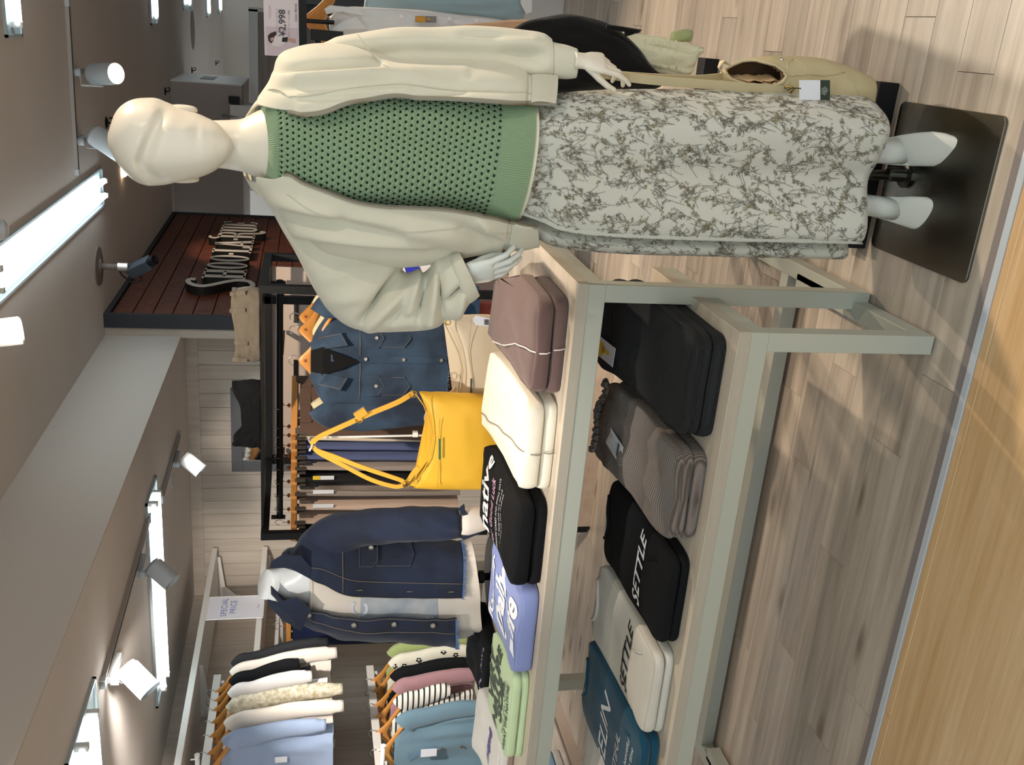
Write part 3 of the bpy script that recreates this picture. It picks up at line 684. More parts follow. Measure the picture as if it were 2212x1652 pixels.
# ---- base plate, pole
pl = MB(); ring = []
for cx, cy, a0 in ((-.445, 1.845, PI), (-.08, 1.845, 1.5*PI), (-.08, 2.238, 0), (-.445, 2.238, .5*PI)):
    sx = .018 if cx < -.2 else -.018; sy = .018 if cy < 2 else -.018
    for k in range(7):
        a = a0+k/6*PI/2; ring.append((cx+sx+.018*math.cos(a), cy+sy+.018*math.sin(a)))
rg = lambda z, s: [Vector((-.2625+(x+.2625)*s, 2.0415+(y-2.0415)*s, z)) for x, y in ring]
pl.loft([rg(0, 1), rg(.006, 1), rg(.0075, .996)]); mm(pl, 'base_plate', M_STEEL)
pb = Vector((-.248, 2.147, .0075)); pt = PY(1700, 378, 2.15)
q = MB().tube([pb, pt], .0125, 16); mm(q, 'stand_pole', M_POLE, smooth=True)
q = MB().lathe([(.0, 0), (.032, 0), (.032, .008), (.018, .012), (.018, .05), (.0125, .055)], pb, 24); mm(q, 'pole_socket', M_POLE, smooth=False)

# ---- head and neck: rings from silhouette measurements, then face relief
HT = [(236.5, 304, 7, .008, 0), (238.5, 300, 20, .03, 0), (242, 299, 27, .042, 0), (253, 296, 52, .062, 0), (269, 298, 72, .079, 0), (291, 303, 88, .093, .0), (316, 306.5, 94.5, .1, 0), (340, 307, 94, .103, -.0), (358, 309.5, 89.5, .102, -.002),
      (380, 311, 82, .098, -.005), (405, 313, 75, .091, -.01), (430, 313, 68, .083, -.015), (450, 313, 60, .075, -.021), (468, 312, 51, .064, -.028), (482, 311, 40, .05, -.036), (494, 310, 27, .034, -.046), (502, 309, 14, .018, -.054), (505, 309, 5, .006, -.057)]
def head_pt(x, a):
    c, hw, D, cy = smooth_interp(HT, x); C = PY(x, c, MYC-.01); wv = (PY(x, c-hw, MYC-.01)-C).x
    e = .93; P = Vector((C.x+wv*spow(math.cos(a), e), MYC-.01+cy-D*spow(math.sin(a), e), C.z))
    if math.sin(a) > 0:   # face relief
        X = (P.x-C.x)/.085; f = math.sin(a)
        def g(u, v, su, sv): return math.exp(-((X-u)/su)**2-((x-v)/sv)**2)*f
        py_ = c-(P.x-C.x)/wv*hw; d = 0
        for i_, (x0, y0, x1, y1) in enumerate(((366, 236, 344, 282), (344, 282, 318, 338), (318, 338, 328, 364), (328, 364, 360, 388))):
            r_ = seg_d(x, py_, x0, y0, x1, y1)[0]; r2 = seg_d(x, py_, x0-30, y0, x1-30, y1)[0]; d = min(d, -.0140*math.exp(-(r_/13)**2)*f); d += .0042*math.exp(-(r2/13)**2)*f
        d += .0045*g(.48, 385, .12, 34)+.003*g(.46, 412, .16, 12)-.002*g(.4, 436, .3, 7)+.0015*g(.38, 447, .3, 7)
        P.y -= d
    return P
hm = MB(); xs = [236.5, 237.5, 239, 242, 247]+list(np.linspace(253, 482, 56))+[486, 490, 494, 498, 501, 503.5, 505]
hm.loft([[head_pt(x, 2*PI*k/72) for k in range(72)] for x in xs])
NT = [(425, 314, 50, .05), (450, 313, 51, .052), (480, 313.5, 52.5, .055), (505, 315, 55, .057), (525, 315.5, 58.5, .06), (545, 314, 68, .066), (562, 313, 76, .074), (580, 313, 86, .08), (600, 313, 105, .088), (640, 316, 132, .1), (800, 322, 132, .1), (1100, 350, 120, .1)]
nk = []
for x in list(np.linspace(425, 640, 26))+[800, 1100]:
    c, hw, D = smooth_interp(NT, x); C = PY(x, c, MYC); wv = (PY(x, c-hw, MYC)-C).x; yo = .012 if x < 520 else .012-(x-520)/80*.012 if x < 600 else 0
    nk.append([Vector((C.x+wv*math.cos(2*PI*k/48), MYC+yo-D*math.sin(2*PI*k/48), C.z)) for k in range(48)])
hd = mm(hm, 'head', M_MANN, smooth=True)
nb_ = MB().loft(nk); mm(nb_, 'neck_and_torso', M_MANN, smooth=True)
for (cx, cy, s) in ((392, 242, 1), (396, 385, -1)):
    e = MB(); C = PY(cx, cy, MYC-.005); rings = []
    for j in range(13):
        t = j/12; th = PI*t; z = math.cos(th); r = math.sin(th)**.7
        rings.append([C+Vector((s*(.003+.012*r*math.cos(a)*(1 if s*math.cos(a) > 0 else .6)), .004+.024*r*math.sin(a)-.006*z, .031*z)) for a in [2*PI*k/16 for k in range(16)]])
    e.loft(rings); e = mm(e, 'ear', M_MANN, hd, smooth=True)

# ---- hands
def hand_geo(P0, d, n, s, k=1.0, curl=((.25, .35, .3),)*4, spread=(.06, .02, -.02, -.07), thumb=(.75, .25, .3), L=1.0):
    d = Vector(d).normalized(); n = Vector(n); n = (n-d*n.dot(d)).normalized(); s = Vector(s); s = (s-d*s.dot(d)-n*s.dot(n)).normalized()
    mb = MB(); P0 = Vector(P0)
    pr = []
    for t, w_, h_ in ((-.045, .0245, .021), (-.02, .0235, .019), (0, .025, .0175), (.03, .034, .0165), (.06, .0375, .0145), (.082, .038, .0125), (.094, .034, .009)):
        pr.append([P0+d*t*k*L+s*w_*k*math.cos(2*PI*i/24)+n*h_*k*math.sin(2*PI*i/24) for i in range(24)])
    mb.loft(pr)
    def finger(base, dr, lens, rad, cu, bend=None):
        pts = [base-dr*.012*k]; rr = [rad*1.0]; p = base; v = dr.copy(); b = bend if bend is not None else -n
        pts.append(p.copy()); rr.append(rad*1.03)
        for li, (l, c) in enumerate(zip(lens, cu)):
            ax = v.cross(b).normalized(); v = Matrix.Rotation(c, 3, ax)@v; b = Matrix.Rotation(c, 3, ax)@b
            r0 = rad*(1-.1*li); r1 = rad*(1-.1*(li+1))
            for q_ in (.35, .7, 1.0): pts.append(p+v*l*k*q_); rr.append((r0+(r1-r0)*q_)*(.96 if q_ < 1 else 1.0))
            p = p+v*l*k
        tip = rr[-1]
        for q_, f_ in ((.35, .93), (.7, .72), (.92, .4), (1.0, .08)): pts.append(p+v*tip*q_); rr.append(tip*f_)
        mb.tube(pts, [r_*k for r_ in rr], 14)
    offs_ = (.0275, .0095, -.009, -.0265); lens = ((.043, .027, .020), (.047, .030, .021), (.043, .028, .020), (.034, .021, .018)); rad = (.0088, .0092, .0087, .0077); st = (.088, .092, .087, .078)
    for i in range(4):
        dr = (d+s*spread[i]).normalized()
        finger(P0+d*st[i]*k*L+s*offs_[i]*k-n*.001, dr, lens[i], rad[i], curl[i])
    td = (d*.55+s*thumb[0]-n*.35).normalized()
    finger(P0+d*.022*k*L+s*.022*k-n*.004*k, td, (.040, .030, .024), .0108, (.0, thumb[1], thumb[2]), (d-s*.6-n*.3).normalized())
    return mb
def hand(name, mb, m, parent=None):
    o = mm(mb, name, m, parent, smooth=True)
    r = o.modifiers.new('fuse', 'REMESH'); r.mode = 'VOXEL'; r.voxel_size = .0016; r.use_smooth_shade = True
    s_ = o.modifiers.new('soft', 'SMOOTH'); s_.iterations = 7; s_.factor = .6
    return o
WR = PY(1262, 132, 2.115)
hR = hand_geo(WR, (-.02, -.04, -1), (.75, -.65, .0), (-.62, -.75, .0), k=.80, curl=((.22, .30, .25), (.35, .55, .4), (.5, .7, .5), (.6, .8, .5)), spread=(.03, .0, -.02, -.05), thumb=(.22, .1, .2), L=.62)
hand('hand', hR, M_MANN)
WL = PY(1004, 592, 2.07)
hL = hand_geo(WL, (.20, -.06, -1), (-.55, -.83, .1), (.8, -.5, 0), k=.92, curl=((.3, .45, .35), (.24, .38, .3), (.22, .33, .28), (.25, .3, .25)), spread=(.10, .02, -.05, -.12), thumb=(-.1, .1, .15), L=.74)
hand('hand', hL, M_HANDW)

# ---- legs and shoes
def leg(tab, nm, m, sock=None):
    mb = MB(); rings = []
    for (x, yR, yL, Y, vy, vz) in tab:
        a = PY(x, yR, Y); b = PY(x, yL, Y); c = (a+b)/2; h = (a-b)/2; v = Vector((0, vy, vz))
        rings.append([c+h*spow(math.cos(t), .85)+v*spow(math.sin(t), .85) for t in [2*PI*k/28 for k in range(28)]])
    mb.loft(rings); return mm(mb, nm, m, smooth=True)
leg([(1700, 308, 352, 2.16, .03, 0), (1800, 311, 349, 2.165, .026, 0), (1850, 311, 349, 2.16, .027, .002), (1900, 305, 353, 2.145, .032, .008), (1935, 298, 355, 2.125, .034, .016)], 'leg', M_LEG)
leg([(1700, 415, 462, 2.16, .03, 0), (1790, 420, 457, 2.165, .026, 0), (1830, 420, 459, 2.16, .027, .002), (1880, 421, 467, 2.145, .032, .008), (1915, 425, 474, 2.125, .034, .016)], 'leg', M_LEG)
M_SHOE = mat('shoe_offwhite', '#d8d7cd', .45, bump=.1, bscale=600)
s1 = leg([(1922, 299, 356, 2.135, .035, .018), (1945, 295, 357, 2.12, .033, .024), (1968, 290, 358, 2.10, .026, .028), (1992, 286, 359, 2.075, .014, .027), (2017, 284, 359, 2.05, .006, .024), (2040, 287, 353, 2.025, .003, .019), (2060, 294, 340, 2.003, .002, .0145), (2074, 300, 328, 1.988, 0, .011), (2080, 304, 324, 1.982, 0, .007)], 'shoe', M_SHOE)
s2 = leg([(1903, 424, 473, 2.135, .035, .018), (1925, 426, 478, 2.12, .033, .024), (1950, 426, 487, 2.10, .026, .028), (1975, 424, 495, 2.075, .014, .027), (2000, 425, 499, 2.05, .006, .024), (2022, 432, 496, 2.025, .003, .019), (2040, 442, 489, 2.003, .002, .0145), (2050, 450, 482, 1.99, 0, .011), (2056, 455, 477, 1.984, 0, .007)], 'shoe', M_SHOE)
for so, px in ((s1, 327), (s2, 447)):
    c = PY(1925, px, 2.13); hb = MB()
    hb.loft([[Vector((c.x+rx*math.cos(a), yy+ry*math.sin(a), z)) for a in [2*PI*k/20 for k in range(20)]] for z, yy, rx, ry in ((.008, 2.165, .012, .014), (.05, 2.165, .013, .016), (.08, 2.16, .022, .028), (.12, 2.152, .026, .034), (.15, 2.15, .025, .03))])
    mm(hb, 'heel', M_SHOE, so, smooth=True)
    continue
    sl = MB(); yb = 2.05; sl.loft([[Vector((c.x+(px_-327)*0+rx*math.cos(a), y_+ry*math.sin(a), z)) for a in [2*PI*k/24 for k in range(24)]] for z, y_, rx, ry, px_ in ((.0077, 2.03, .03, .055, 327), (.013, 2.03, .032, .058, 327))])
    mm(sl, 'sole', mat('sole_beige', '#c4bba6', .6), so)

# ---- knit: dense sheet with real holes over an added dark sheet that shades them
KT = [(582, 311, 74, .082, 0), (592, 311, 86, .094, 0), (605, 312, 108, .105, .0), (630, 314, 128, .114, 0), (670, 316, 138, .122, 0), (740, 319, 142, .135, 0), (800, 322, 142, .137, 0), (900, 328, 142, .126, 0), (1000, 334, 142, .118, 0), (1060, 341, 142, .132, 0), (1135, 350, 142, .146, 0)]
def knit_pt(x, a, off=0):
    """a = 0 at the front, positive to the viewer's right; x = height level"""
    c, hw, D, cy = smooth_interp(KT, x); xx = x+(math.sin(a)*12 if x > 1000 else math.sin(a)*12*max(0, (x-600)/400))*(1)
    if x < 680: xx = x+(680-x)/98*(-22*(1-math.cos(a)))*.9
    C = PY(xx, c, MYC); wv = (PY(xx, c-hw, MYC)-C).x
    P = Vector((C.x+(wv+off)*math.sin(a), MYC-(D+off)*spow(math.cos(a), .9), C.z)); return P
def knit_folds(P, x, a):
    N = Vector((math.sin(a), -math.cos(a), 0))
    return creased(P, N, ((720, 260, 1050, 300, -.010, 40), (700, 400, 1040, 420, .010, 35), (760, 300, 1060, 345, -.008, 26), (900, 240, 1060, 235, .008, 25)))
A0 = 1.75; NU, NV = 420, 470; x0k, x1k = 605, 1054
KP = np.zeros((NV, NU, 3)); base = {}
cg_u, cg_v = 43, 48
CG = [[knit_folds(knit_pt(x0k+(x1k-x0k)*j/(cg_v-1), -A0+2*A0*i/(cg_u-1)), 0, -A0+2*A0*i/(cg_u-1)) for i in range(cg_u)] for j in range(cg_v)]
CGn = np.array([[list(p) for p in r] for r in CG])
fu = np.linspace(0, cg_u-1.001, NU); fv = np.linspace(0, cg_v-1.001, NV)
iu = fu.astype(int); iv = fv.astype(int); du = (fu-iu)[None, :, None]; dv = (fv-iv)[:, None, None]
g00 = CGn[iv][:, iu]; g01 = CGn[iv][:, iu+1]; g10 = CGn[iv+1][:, iu]; g11 = CGn[iv+1][:, iu+1]
KP = (g00*(1-du)+g01*du)*(1-dv)+(g10*(1-du)+g11*du)*dv
ang = -A0+2*A0*fu/(cg_u-1); NRM = np.stack([np.sin(ang), -np.cos(ang), 0*ang], -1)[None]
nx_, ny_ = 33, 38        # holes across, down
su = (np.sin(ang/2)*0+fu/(cg_u-1))*nx_; sv = fv/(cg_v-1)*ny_
SU, SV = np.meshgrid(su, sv); rowi = np.floor(SV); cu_ = (SU+.5*(rowi % 2)) % 1-.5; cv_ = SV-rowi-.5
dd = np.sqrt((cu_*1.0)**2+(cv_*1.0)**2)
H = -.0045*np.exp(-(dd/.27)**2)+.0019*np.cos(PI*2*(SU+.5*(rowi % 2)))*np.cos(2*PI*SV)+.0006*np.sin(SU*2*PI*4)
KP = KP+NRM*H[..., None]
idx = np.arange(NV*NU).reshape(NV, NU); q00 = idx[:-1, :-1]; keep = (dd[:-1, :-1] > .225)
F = np.stack([q00, idx[:-1, 1:], idx[1:, 1:], idx[1:, :-1]], -1)[keep]
inv = np.array(MNI); Vw = KP.reshape(-1, 3)+np.array(MNI.translation)[None]
me = bpy.data.meshes.new('knit_top'); me.from_pydata(Vw.tolist(), [], F.tolist()); me.materials.append(M_KN)
me.polygons.foreach_set('use_smooth', [True]*len(me.polygons)); me.update()
kn = link(bpy.data.objects.new('knit_top', me), MN)
lm = MB().grid(lambda u, v: knit_folds(knit_pt(x0k+(x1k-x0k)*v, -A0+2*A0*u, -.0075), 0, -A0+2*A0*u), 50, 50); mm(lm, 'lining', M_KND, kn, smooth=True)  # added dark sheet behind the knit, painted shade seen through the holes
bk_ = MB().grid(lambda u, v: knit_pt(600+(1135-600)*v, A0+(2*PI-2*A0)*u, -.001), 30, 30); mm(bk_, 'back_panel', M_KN, kn, smooth=True)
def ribring(xa, xb, n, off, nv=8, amp=.0012, roll=0, span=(-PI, PI), fq=150):
    return MB().grid(lambda u, v: knit_pt(xa+(xb-xa)*v, span[0]+(span[1]-span[0])*u, off+amp*math.cos(u*2*PI*fq)+roll*math.sin(PI*v)), n, nv)
rr_ = ribring(583, 606, 900, .001, 8, .0012, .004, fq=130); mm(rr_, 'neck_rib', M_KN, kn, smooth=True)
rr_ = ribring(1052, 1118, 1300, .002, 10, .0011, .003, fq=185); mm(rr_, 'hem_rib', M_KN, kn, smooth=True)
rr_ = ribring(1112, 1126, 200, -.003, 4, 0, 0); mm(rr_, 'under_shirt', mat('shirt_cream', '#d9d7bd', .85), kn, smooth=True)

# ---- skirt
SR = [(1085, 232), (1150, 209), (1250, 195), (1400, 191), (1600, 195), (1780, 201), (1840, 205)]
SL = [(1085, 480), (1150, 508), (1200, 535), (1300, 550), (1450, 556), (1840, 559)]
GA = [(-180, .2), (-150, -.4), (-120, .4), (-92, .1), (-64, .55), (-56, .1), (-51, -1.3), (-45, -1.5), (-40, .3), (-30, .5), (-12, -.35), (3, -.85), (16, -.1), (36, .95), (60, .35), (92, .0), (120, .5), (150, -.4), (180, .2)]
def skirt_pt(u, v, off=0):
    """u 0..1 around (0.5 = front), v 0..1 waist to hem"""
    a = (u-.5)*2*PI; x = 1085+(1822-1085)*v; yr = smooth_interp(SR, x)[0]; yl = smooth_interp(SL, x)[0]; c = (yr+yl)/2
    Yc = MYC+.005; C = PY(x, c, Yc); W = (PY(x, yr, Yc)-C).x; D = .112+.033*v
    g = smooth_interp(GA, math.degrees(a))[0]; amp = (.006+.036*v**1.3)
    if -56 < math.degrees(a) < -38: amp = .016+.052*v**.5
    e = .88; r = g*amp+off
    return Vector((C.x+W*spow(math.sin(a), e)+r*math.sin(a)*.55, Yc-D*spow(math.cos(a), e)-r*math.cos(a), C.z))
sk = MB().grid(lambda u, v: skirt_pt(u, v), 480, 50, True); sk = mm(sk, 'skirt', M_SK, smooth=True)
md = sk.modifiers.new('s', 'SOLIDIFY'); md.thickness = .0015; md.offset = 1
# floral print: thin branching stems and berries laid on the cloth
GU, GV = 481, 61; ua, ub = .20, .80
SG = np.array([[list(skirt_pt(ua+(ub-ua)*i/(GU-1), j/(GV-1), .0013)) for i in range(GU)] for j in range(GV)])
arc = np.concatenate([[0], np.cumsum(np.linalg.norm(np.diff(SG[40], axis=0), axis=1))]); WTOT = arc[-1]; HTOT = np.linalg.norm(SG[0, GU//2]-SG[-1, GU//2])
def cloth(s, t):
    if not (0 < s < WTOT and 0 < t < HTOT): return None
    fi = np.interp(s, arc, np.arange(GU)); fj = t/HTOT*(GV-1); i = min(int(fi), GU-2); j = min(int(fj), GV-2); a = fi-i; b = fj-j
    p = (SG[j, i]*(1-a)+SG[j, i+1]*a)*(1-b)+(SG[j+1, i]*(1-a)+SG[j+1, i+1]*a)*b
    return Vector(p)
rnd = random.Random(5); PS, PD, PO = MB(), MB(), MB()
def quadstrip(mb, pts, w_):
    V = []; F = []; k = 0
    for i, (s, t) in enumerate(pts):
        a = pts[max(i-1, 0)]; b = pts[min(i+1, len(pts)-1)]; L = math.hypot(b[0]-a[0], b[1]-a[1]) or 1; nx, ny = -(b[1]-a[1])/L*w_/2, (b[0]-a[0])/L*w_/2
        p = cloth(s+nx, t+ny); q_ = cloth(s-nx, t-ny)
        if p is None or q_ is None: break
        V += [p, q_]
        if k: F.append((2*k-2, 2*k-1, 2*k+1, 2*k))
        k += 1
    if F: mb.add(V, F)
def dot(mb, s, t, r, n=6, el=1.0, ph=0):
    pts = [cloth(s+r*math.cos(ph+2*PI*k/n)*el, t+r*math.sin(ph+2*PI*k/n)) for k in range(n)]
    if all(p is not None for p in pts): mb.add(pts, [tuple(range(n))[::-1]])
def sprig(s, t, ang_, L, depth, och):
    pts = [(s, t)]; a = ang_; cv = rnd.uniform(-.25, .25); n = max(4, int(L/.006)); st = L/n
    for i in range(n):
        a += cv*.35+rnd.uniform(-.16, .16); s += st*math.sin(a); t += st*math.cos(a); pts.append((s, t))
        if depth and i > 0 and rnd.random() < .62:
            sprig(s, t, a+rnd.choice((-1, 1))*rnd.uniform(.35, .85), L*rnd.uniform(.25, .5), depth-1, och)
        if depth <= 1 and rnd.random() < .45:
            q_ = rnd.choice((-1, 1)); dx, dy = .0028*math.cos(a)*q_, -.0028*math.sin(a)*q_
            dot(PO if (och and rnd.random() < .7) else PD, s+dx, t+dy, rnd.uniform(.0007, .0012), 6, 1, rnd.random())
    quadstrip(PS, pts, .0006 if depth < 2 else .0008)
    tip = PO if och and rnd.random() < .7 else PD
    for _ in range(2): dot(tip, s+rnd.uniform(-.0025, .0025), t+rnd.uniform(-.0025, .0025), rnd.uniform(.0008, .0012))
gy = 0
while gy < HTOT+.05:
    gx = -.02+(.04 if int(gy/.027) % 2 else 0)
    while gx < WTOT:
        sprig(gx+rnd.uniform(-.018, .018), gy+rnd.uniform(-.02, .02), PI+rnd.choice((-.75, -.45, -.2, .3))+rnd.uniform(-.2, .2) if rnd.random() < .85 else rnd.uniform(-1, 1), rnd.uniform(.030, .056), 2, rnd.random() < .45)
        gx += .030
    gy += .027
mm(PS, 'print_stems', M_P1, sk, kind='stuff'); mm(PD, 'print_berries', M_P1, sk, kind='stuff'); mm(PO, 'print_blossoms', M_P2, sk, kind='stuff')

# ---- jacket body: one sheet from the right zip round the back to the left zip
JR = [(552, 226, 560, 206), (590, 234, 582, 170), (630, 239, 602, 120), (655, 243, 640, 101), (700, 237, 690, 93), (760, 216, 760, 96), (850, 200, 850, 122), (950, 208, 950, 130), (1050, 215, 1040, 131), (1105, 219, 1100, 137), (1135, 220, 1132, 146), (1150, 220, 1146, 158), (1205, 222, 1203, 160)]
JL = [(552, 384, 560, 412), (590, 386, 582, 445), (622, 376, 625, 500), (655, 394, 660, 525), (700, 411, 700, 548), (770, 436, 760, 560), (850, 447, 850, 574), (950, 451, 940, 566), (1020, 462, 1010, 552), (1070, 473, 1050, 545), (1095, 480, 1075, 543), (1106, 483, 1088, 536), (1165, 497, 1165, 530)]
JD = [.085, .098, .112, .128, .14, .15, .158, .158, .156, .154, .146, .138, .14]
NL = len(JR)
CR_J = ((597, 147, 818, 136, -.012, 9), (600, 185, 880, 168, -.011, 17), (650, 212, 1000, 196, -.006, 8), (640, 165, 1000, 155, .009, 16), (900, 185, 1110, 190, -.006, 14), (905, 160, 1010, 165, -.006, 12),
        (590, 430, 720, 470, .010, 14), (600, 470, 860, 505, -.014, 14), (640, 500, 920, 540, .012, 13), (650, 530, 980, 552, -.012, 12), (760, 480, 1000, 520, .008, 18), (1000, 500, 1060, 530, -.010, 14), (1040, 480, 1080, 520, .008, 10), (860, 460, 1000, 490, -.005, 12), (1085, 530, 1060, 505, -.008, 9))
def jk(u, lv, off=0):
    i = min(int(lv), NL-2); t = lv-i
    def L4(T):
        tab = [(k,)+tuple(r) for k, r in enumerate(T)]; return smooth_interp(tab, lv)
    rz = L4(JR); lz = L4(JL); D = smooth_interp([(k, d) for k, d in enumerate(JD)], lv)[0]
    Yc = MYC+.005
    Rz = PY(rz[0], rz[1], Yc-D*.85); Ro = PY(rz[2], rz[3], Yc); Lz = PY(lz[0], lz[1], Yc-D*.85); Lo = PY(lz[2], lz[3], Yc)
    Xc = (Ro.x+Lo.x)/2; W = (Ro.x-Lo.x)/2; e = .82
    aR = math.asin(min(1, max(.01, (Rz.x-Xc)/W))**(1/e)); aL = -math.asin(min(1, max(.01, (Xc-Lz.x)/W))**(1/e))
    if u < .36: a = aR+(PI/2-aR)*(u/.36); z = Rz.z+(Ro.z-Rz.z)*(u/.36)
    elif u > .64: a = -PI/2+(aL+PI/2)*((u-.64)/.36); a += 2*PI; z = Lo.z+(Lz.z-Lo.z)*((u-.64)/.36)
    else: q_ = (u-.36)/.28; a = PI/2+PI*q_; z = Ro.z+(Lo.z-Ro.z)*q_
    P = Vector((Xc+(W+off)*spow(math.sin(a), e), Yc-(D+off)*spow(math.cos(a), .95), z)); N = Vector((math.sin(a), -math.cos(a), 0))
    front = u < .4 or u > .6
    if front: P = creased(P, N, CR_J, 1.45)
    return P
NJ = 12-1
jb = MB().grid(lambda u, v: jk(u, v*(NL-2.0)), 190, 150); jb = mm(jb, 'jacket', M_JK, smooth=True)
md = jb.modifiers.new('s', 'SOLIDIFY'); md.thickness = .004; md.offset = 1
hb_ = MB().grid(lambda u, v: jk(u, NL-2+v*1.0, .0015+.004*math.sin(PI*min(1, v*1.1))+.0006*math.cos(u*2*PI*210)), 900, 14); hb_ = mm(hb_, 'hem_band', M_RIBJ, jb, smooth=True)
md = hb_.modifiers.new('s', 'SOLIDIFY'); md.thickness = .004; md.offset = 1
# zips
for side in (0, 1):
    u = 0.0 if side == 0 else 1.0; pts = [jk(u, 1.75+k/160*(NL-1.78)) for k in range(161)]; inn = Vector((-1 if side == 0 else 1, -.35, 0)).normalized()
    tp = MB(); tp.ribbon([p+inn*.003 for p in pts], Vector((1, .3, 0)), .008, .0024); tp = mm(tp, 'zip_tape', mat('zip_tape', '#8b8676', .8), jb)
    th = MB(); L = 0; step = .0032; acc = 0
    for a, b in zip(pts, pts[1:]):
        seg = (b-a).length; d = (b-a).normalized()
        while acc < seg:
            c = a+d*acc+inn*.0062+Vector((0, -.0008, 0)); h = d*.0009; w2 = inn*.0022; n2 = Vector((0, -.0012, 0))
            vs = [c-h-w2-n2, c+h-w2-n2, c+h+w2-n2, c-h+w2-n2, c-h-w2+n2, c+h-w2+n2, c+h+w2+n2, c-h+w2+n2]
            th.add(vs, [(0, 3, 2, 1), (4, 5, 6, 7), (0, 1, 5, 4), (1, 2, 6, 5), (2, 3, 7, 6), (3, 0, 4, 7)]); acc += step
        acc -= seg
    mm(th, 'zip_teeth', M_ZIP, jb, kind='stuff')
    st = MB(); st.tube([jk(.055 if side == 0 else .945, 1.9+k/80*(NL-3.6), .0012) for k in range(81)], .0008, 6); mm(st, 'topstitch', M_RIBJ, jb, smooth=True)
# collar band
CB = [(633, 236, 640, 233, 2.068), (612, 234, 616, 205, 2.076), (595, 231, 600, 195, 2.094), (575, 227, 582, 194, 2.115), (552, 228, 572, 203, 2.15), (536, 243, 556, 225, 2.19), (526, 262, 548, 255, 2.225), (522, 300, 545, 300, 2.24), (523, 345, 545, 350, 2.23), (525, 372, 546, 390, 2.20), (535, 389, 551, 412, 2.155), (560, 393, 570, 424, 2.115), (585, 390, 590, 414, 2.09), (603, 384, 606, 400, 2.076), (619, 374, 623, 380, 2.066)]
def cb(u, v, off=0):
    k = u*(len(CB)-1); a = smooth_interp([(i,)+c for i, c in enumerate(CB)], k)
    p = PY(a[0], a[1], a[4]+.006); q_ = PY(a[2], a[3], a[4]-.008); b = math.sin(PI*v)*.006
    d = Vector((p.x+.27, (p.y-2.15), 0)); d = d.normalized() if d.length > 0 else Vector((0, -1, 0))
    return p.lerp(q_, v)+d*(b+off)
c_ = MB().grid(lambda u, v: cb(u, v), 120, 14); c_ = mm(c_, 'collar', M_JK, jb, smooth=True)
md = c_.modifiers.new('s', 'SOLIDIFY'); md.thickness = .004; md.offset = 1
c2 = MB().tube([cb(u/100, .99, .0015) for u in range(101)], .0011, 6); mm(c2, 'collar_seam', M_RIBJ, jb, smooth=True)
# sleeves
def sleeve(rings, name, m, folds, dk=.82, n=72, sub=9, noisea=.004, seed=0, nvf=None):
    tab = [(i,)+tuple(r) for i, r in enumerate(rings)]; K = (len(rings)-1)*sub; mb = MB(); R = []
    for j in range(K+1):
        t = j/sub; xo, yo, xi, yi, Y, f = smooth_interp(tab, t); a = PY(xo, yo, Y); b = PY(xi, yi, Y); c = (a+b)/2; h = (a-b)/2; dpt = Vector((0, -h.length*dk*f, 0)); ring = []
        for k in range(n):
            th = 2*PI*k/n; N = (h.normalized()*math.cos(th)+Vector((0, -1, 0))*math.sin(th)); P = c+h*spow(math.cos(th), .9)+dpt*spow(math.sin(th), .9)
            P += N*noisea*nz(k/n*0+P.x*9+seed, P.z*11, P.y*9)
            if math.sin(th) > -.3: P = creased(P, N, folds)
            ring.append(P)
        R.append(ring)
    mb.loft(R, True, False, False); o = mm(mb, name, m, jb, smooth=True); md = o.modifiers.new('s', 'SOLIDIFY'); md.thickness = .003; md.offset = -1; return o
SRr = [(670, 112, 710, 160, 2.17, .8), (700, 92, 760, 156, 2.17, .95), (772, 72, 822, 150, 2.165, 1), (860, 60, 870, 150, 2.165, .95), (960, 57, 960, 150, 2.165, .9), (1060, 59, 1060, 152, 2.16, .9), (1130, 64, 1130, 162, 2.155, .95), (1172, 71, 1172, 168, 2.15, .95), (1190, 82, 1190, 168, 2.145, .85)]
sleeve(SRr, 'sleeve', M_JK, ((660, 120, 860, 122, -.010, 12), (730, 88, 1150, 92, .006, 14), (820, 108, 1080, 120, -.008, 16), (1095, 118, 1170, 122, -.016, 14), (1090, 92, 1170, 96, .010, 12), (1120, 150, 1180, 150, .008, 12), (1000, 75, 1140, 80, -.004, 9)))
cfr = sleeve([(1189, 88, 1189, 166, 2.143, .8), (1200, 92, 1199, 169, 2.14, .8), (1225, 97, 1224, 171, 2.137, .8), (1246, 104, 1243, 169, 2.135, .8)], 'cuff', M_RIBJ, (), noisea=.001)
SLl = [(570, 425, 680, 455, 2.16, .8), (625, 515, 760, 500, 2.16, .95), (687, 631, 862, 560, 2.155, .95), (735, 689, 872, 588, 2.15, 1), (795, 709, 885, 598, 2.14, 1.05), (855, 712, 905, 600, 2.125, 1.1), (905, 708, 925, 588, 2.11, 1.1), (950, 697, 948, 566, 2.095, 1.05), (990, 678, 965, 556, 2.085, 1), (1012, 656, 978, 553, 2.075, .95), (1012, 650, 985, 556, 2.072, .9)]
sleeve(SLl, 'sleeve', M_JK, ((780, 692, 868, 580, -.040, 8), (800, 704, 885, 615, .018, 11), (880, 668, 900, 590, .024, 12), (850, 690, 880, 655, -.014, 8), (905, 690, 930, 590, -.028, 9), (930, 690, 945, 570, .020, 10), (958, 690, 950, 590, -.024, 8), (965, 655, 1005, 615, -.024, 8), (985, 690, 1000, 640, .014, 8), (700, 600, 850, 560, .008, 14), (720, 650, 790, 640, .008, 14), (840, 700, 960, 690, .006, 10)), dk=.72, n=110, sub=12, noisea=.006, seed=3)
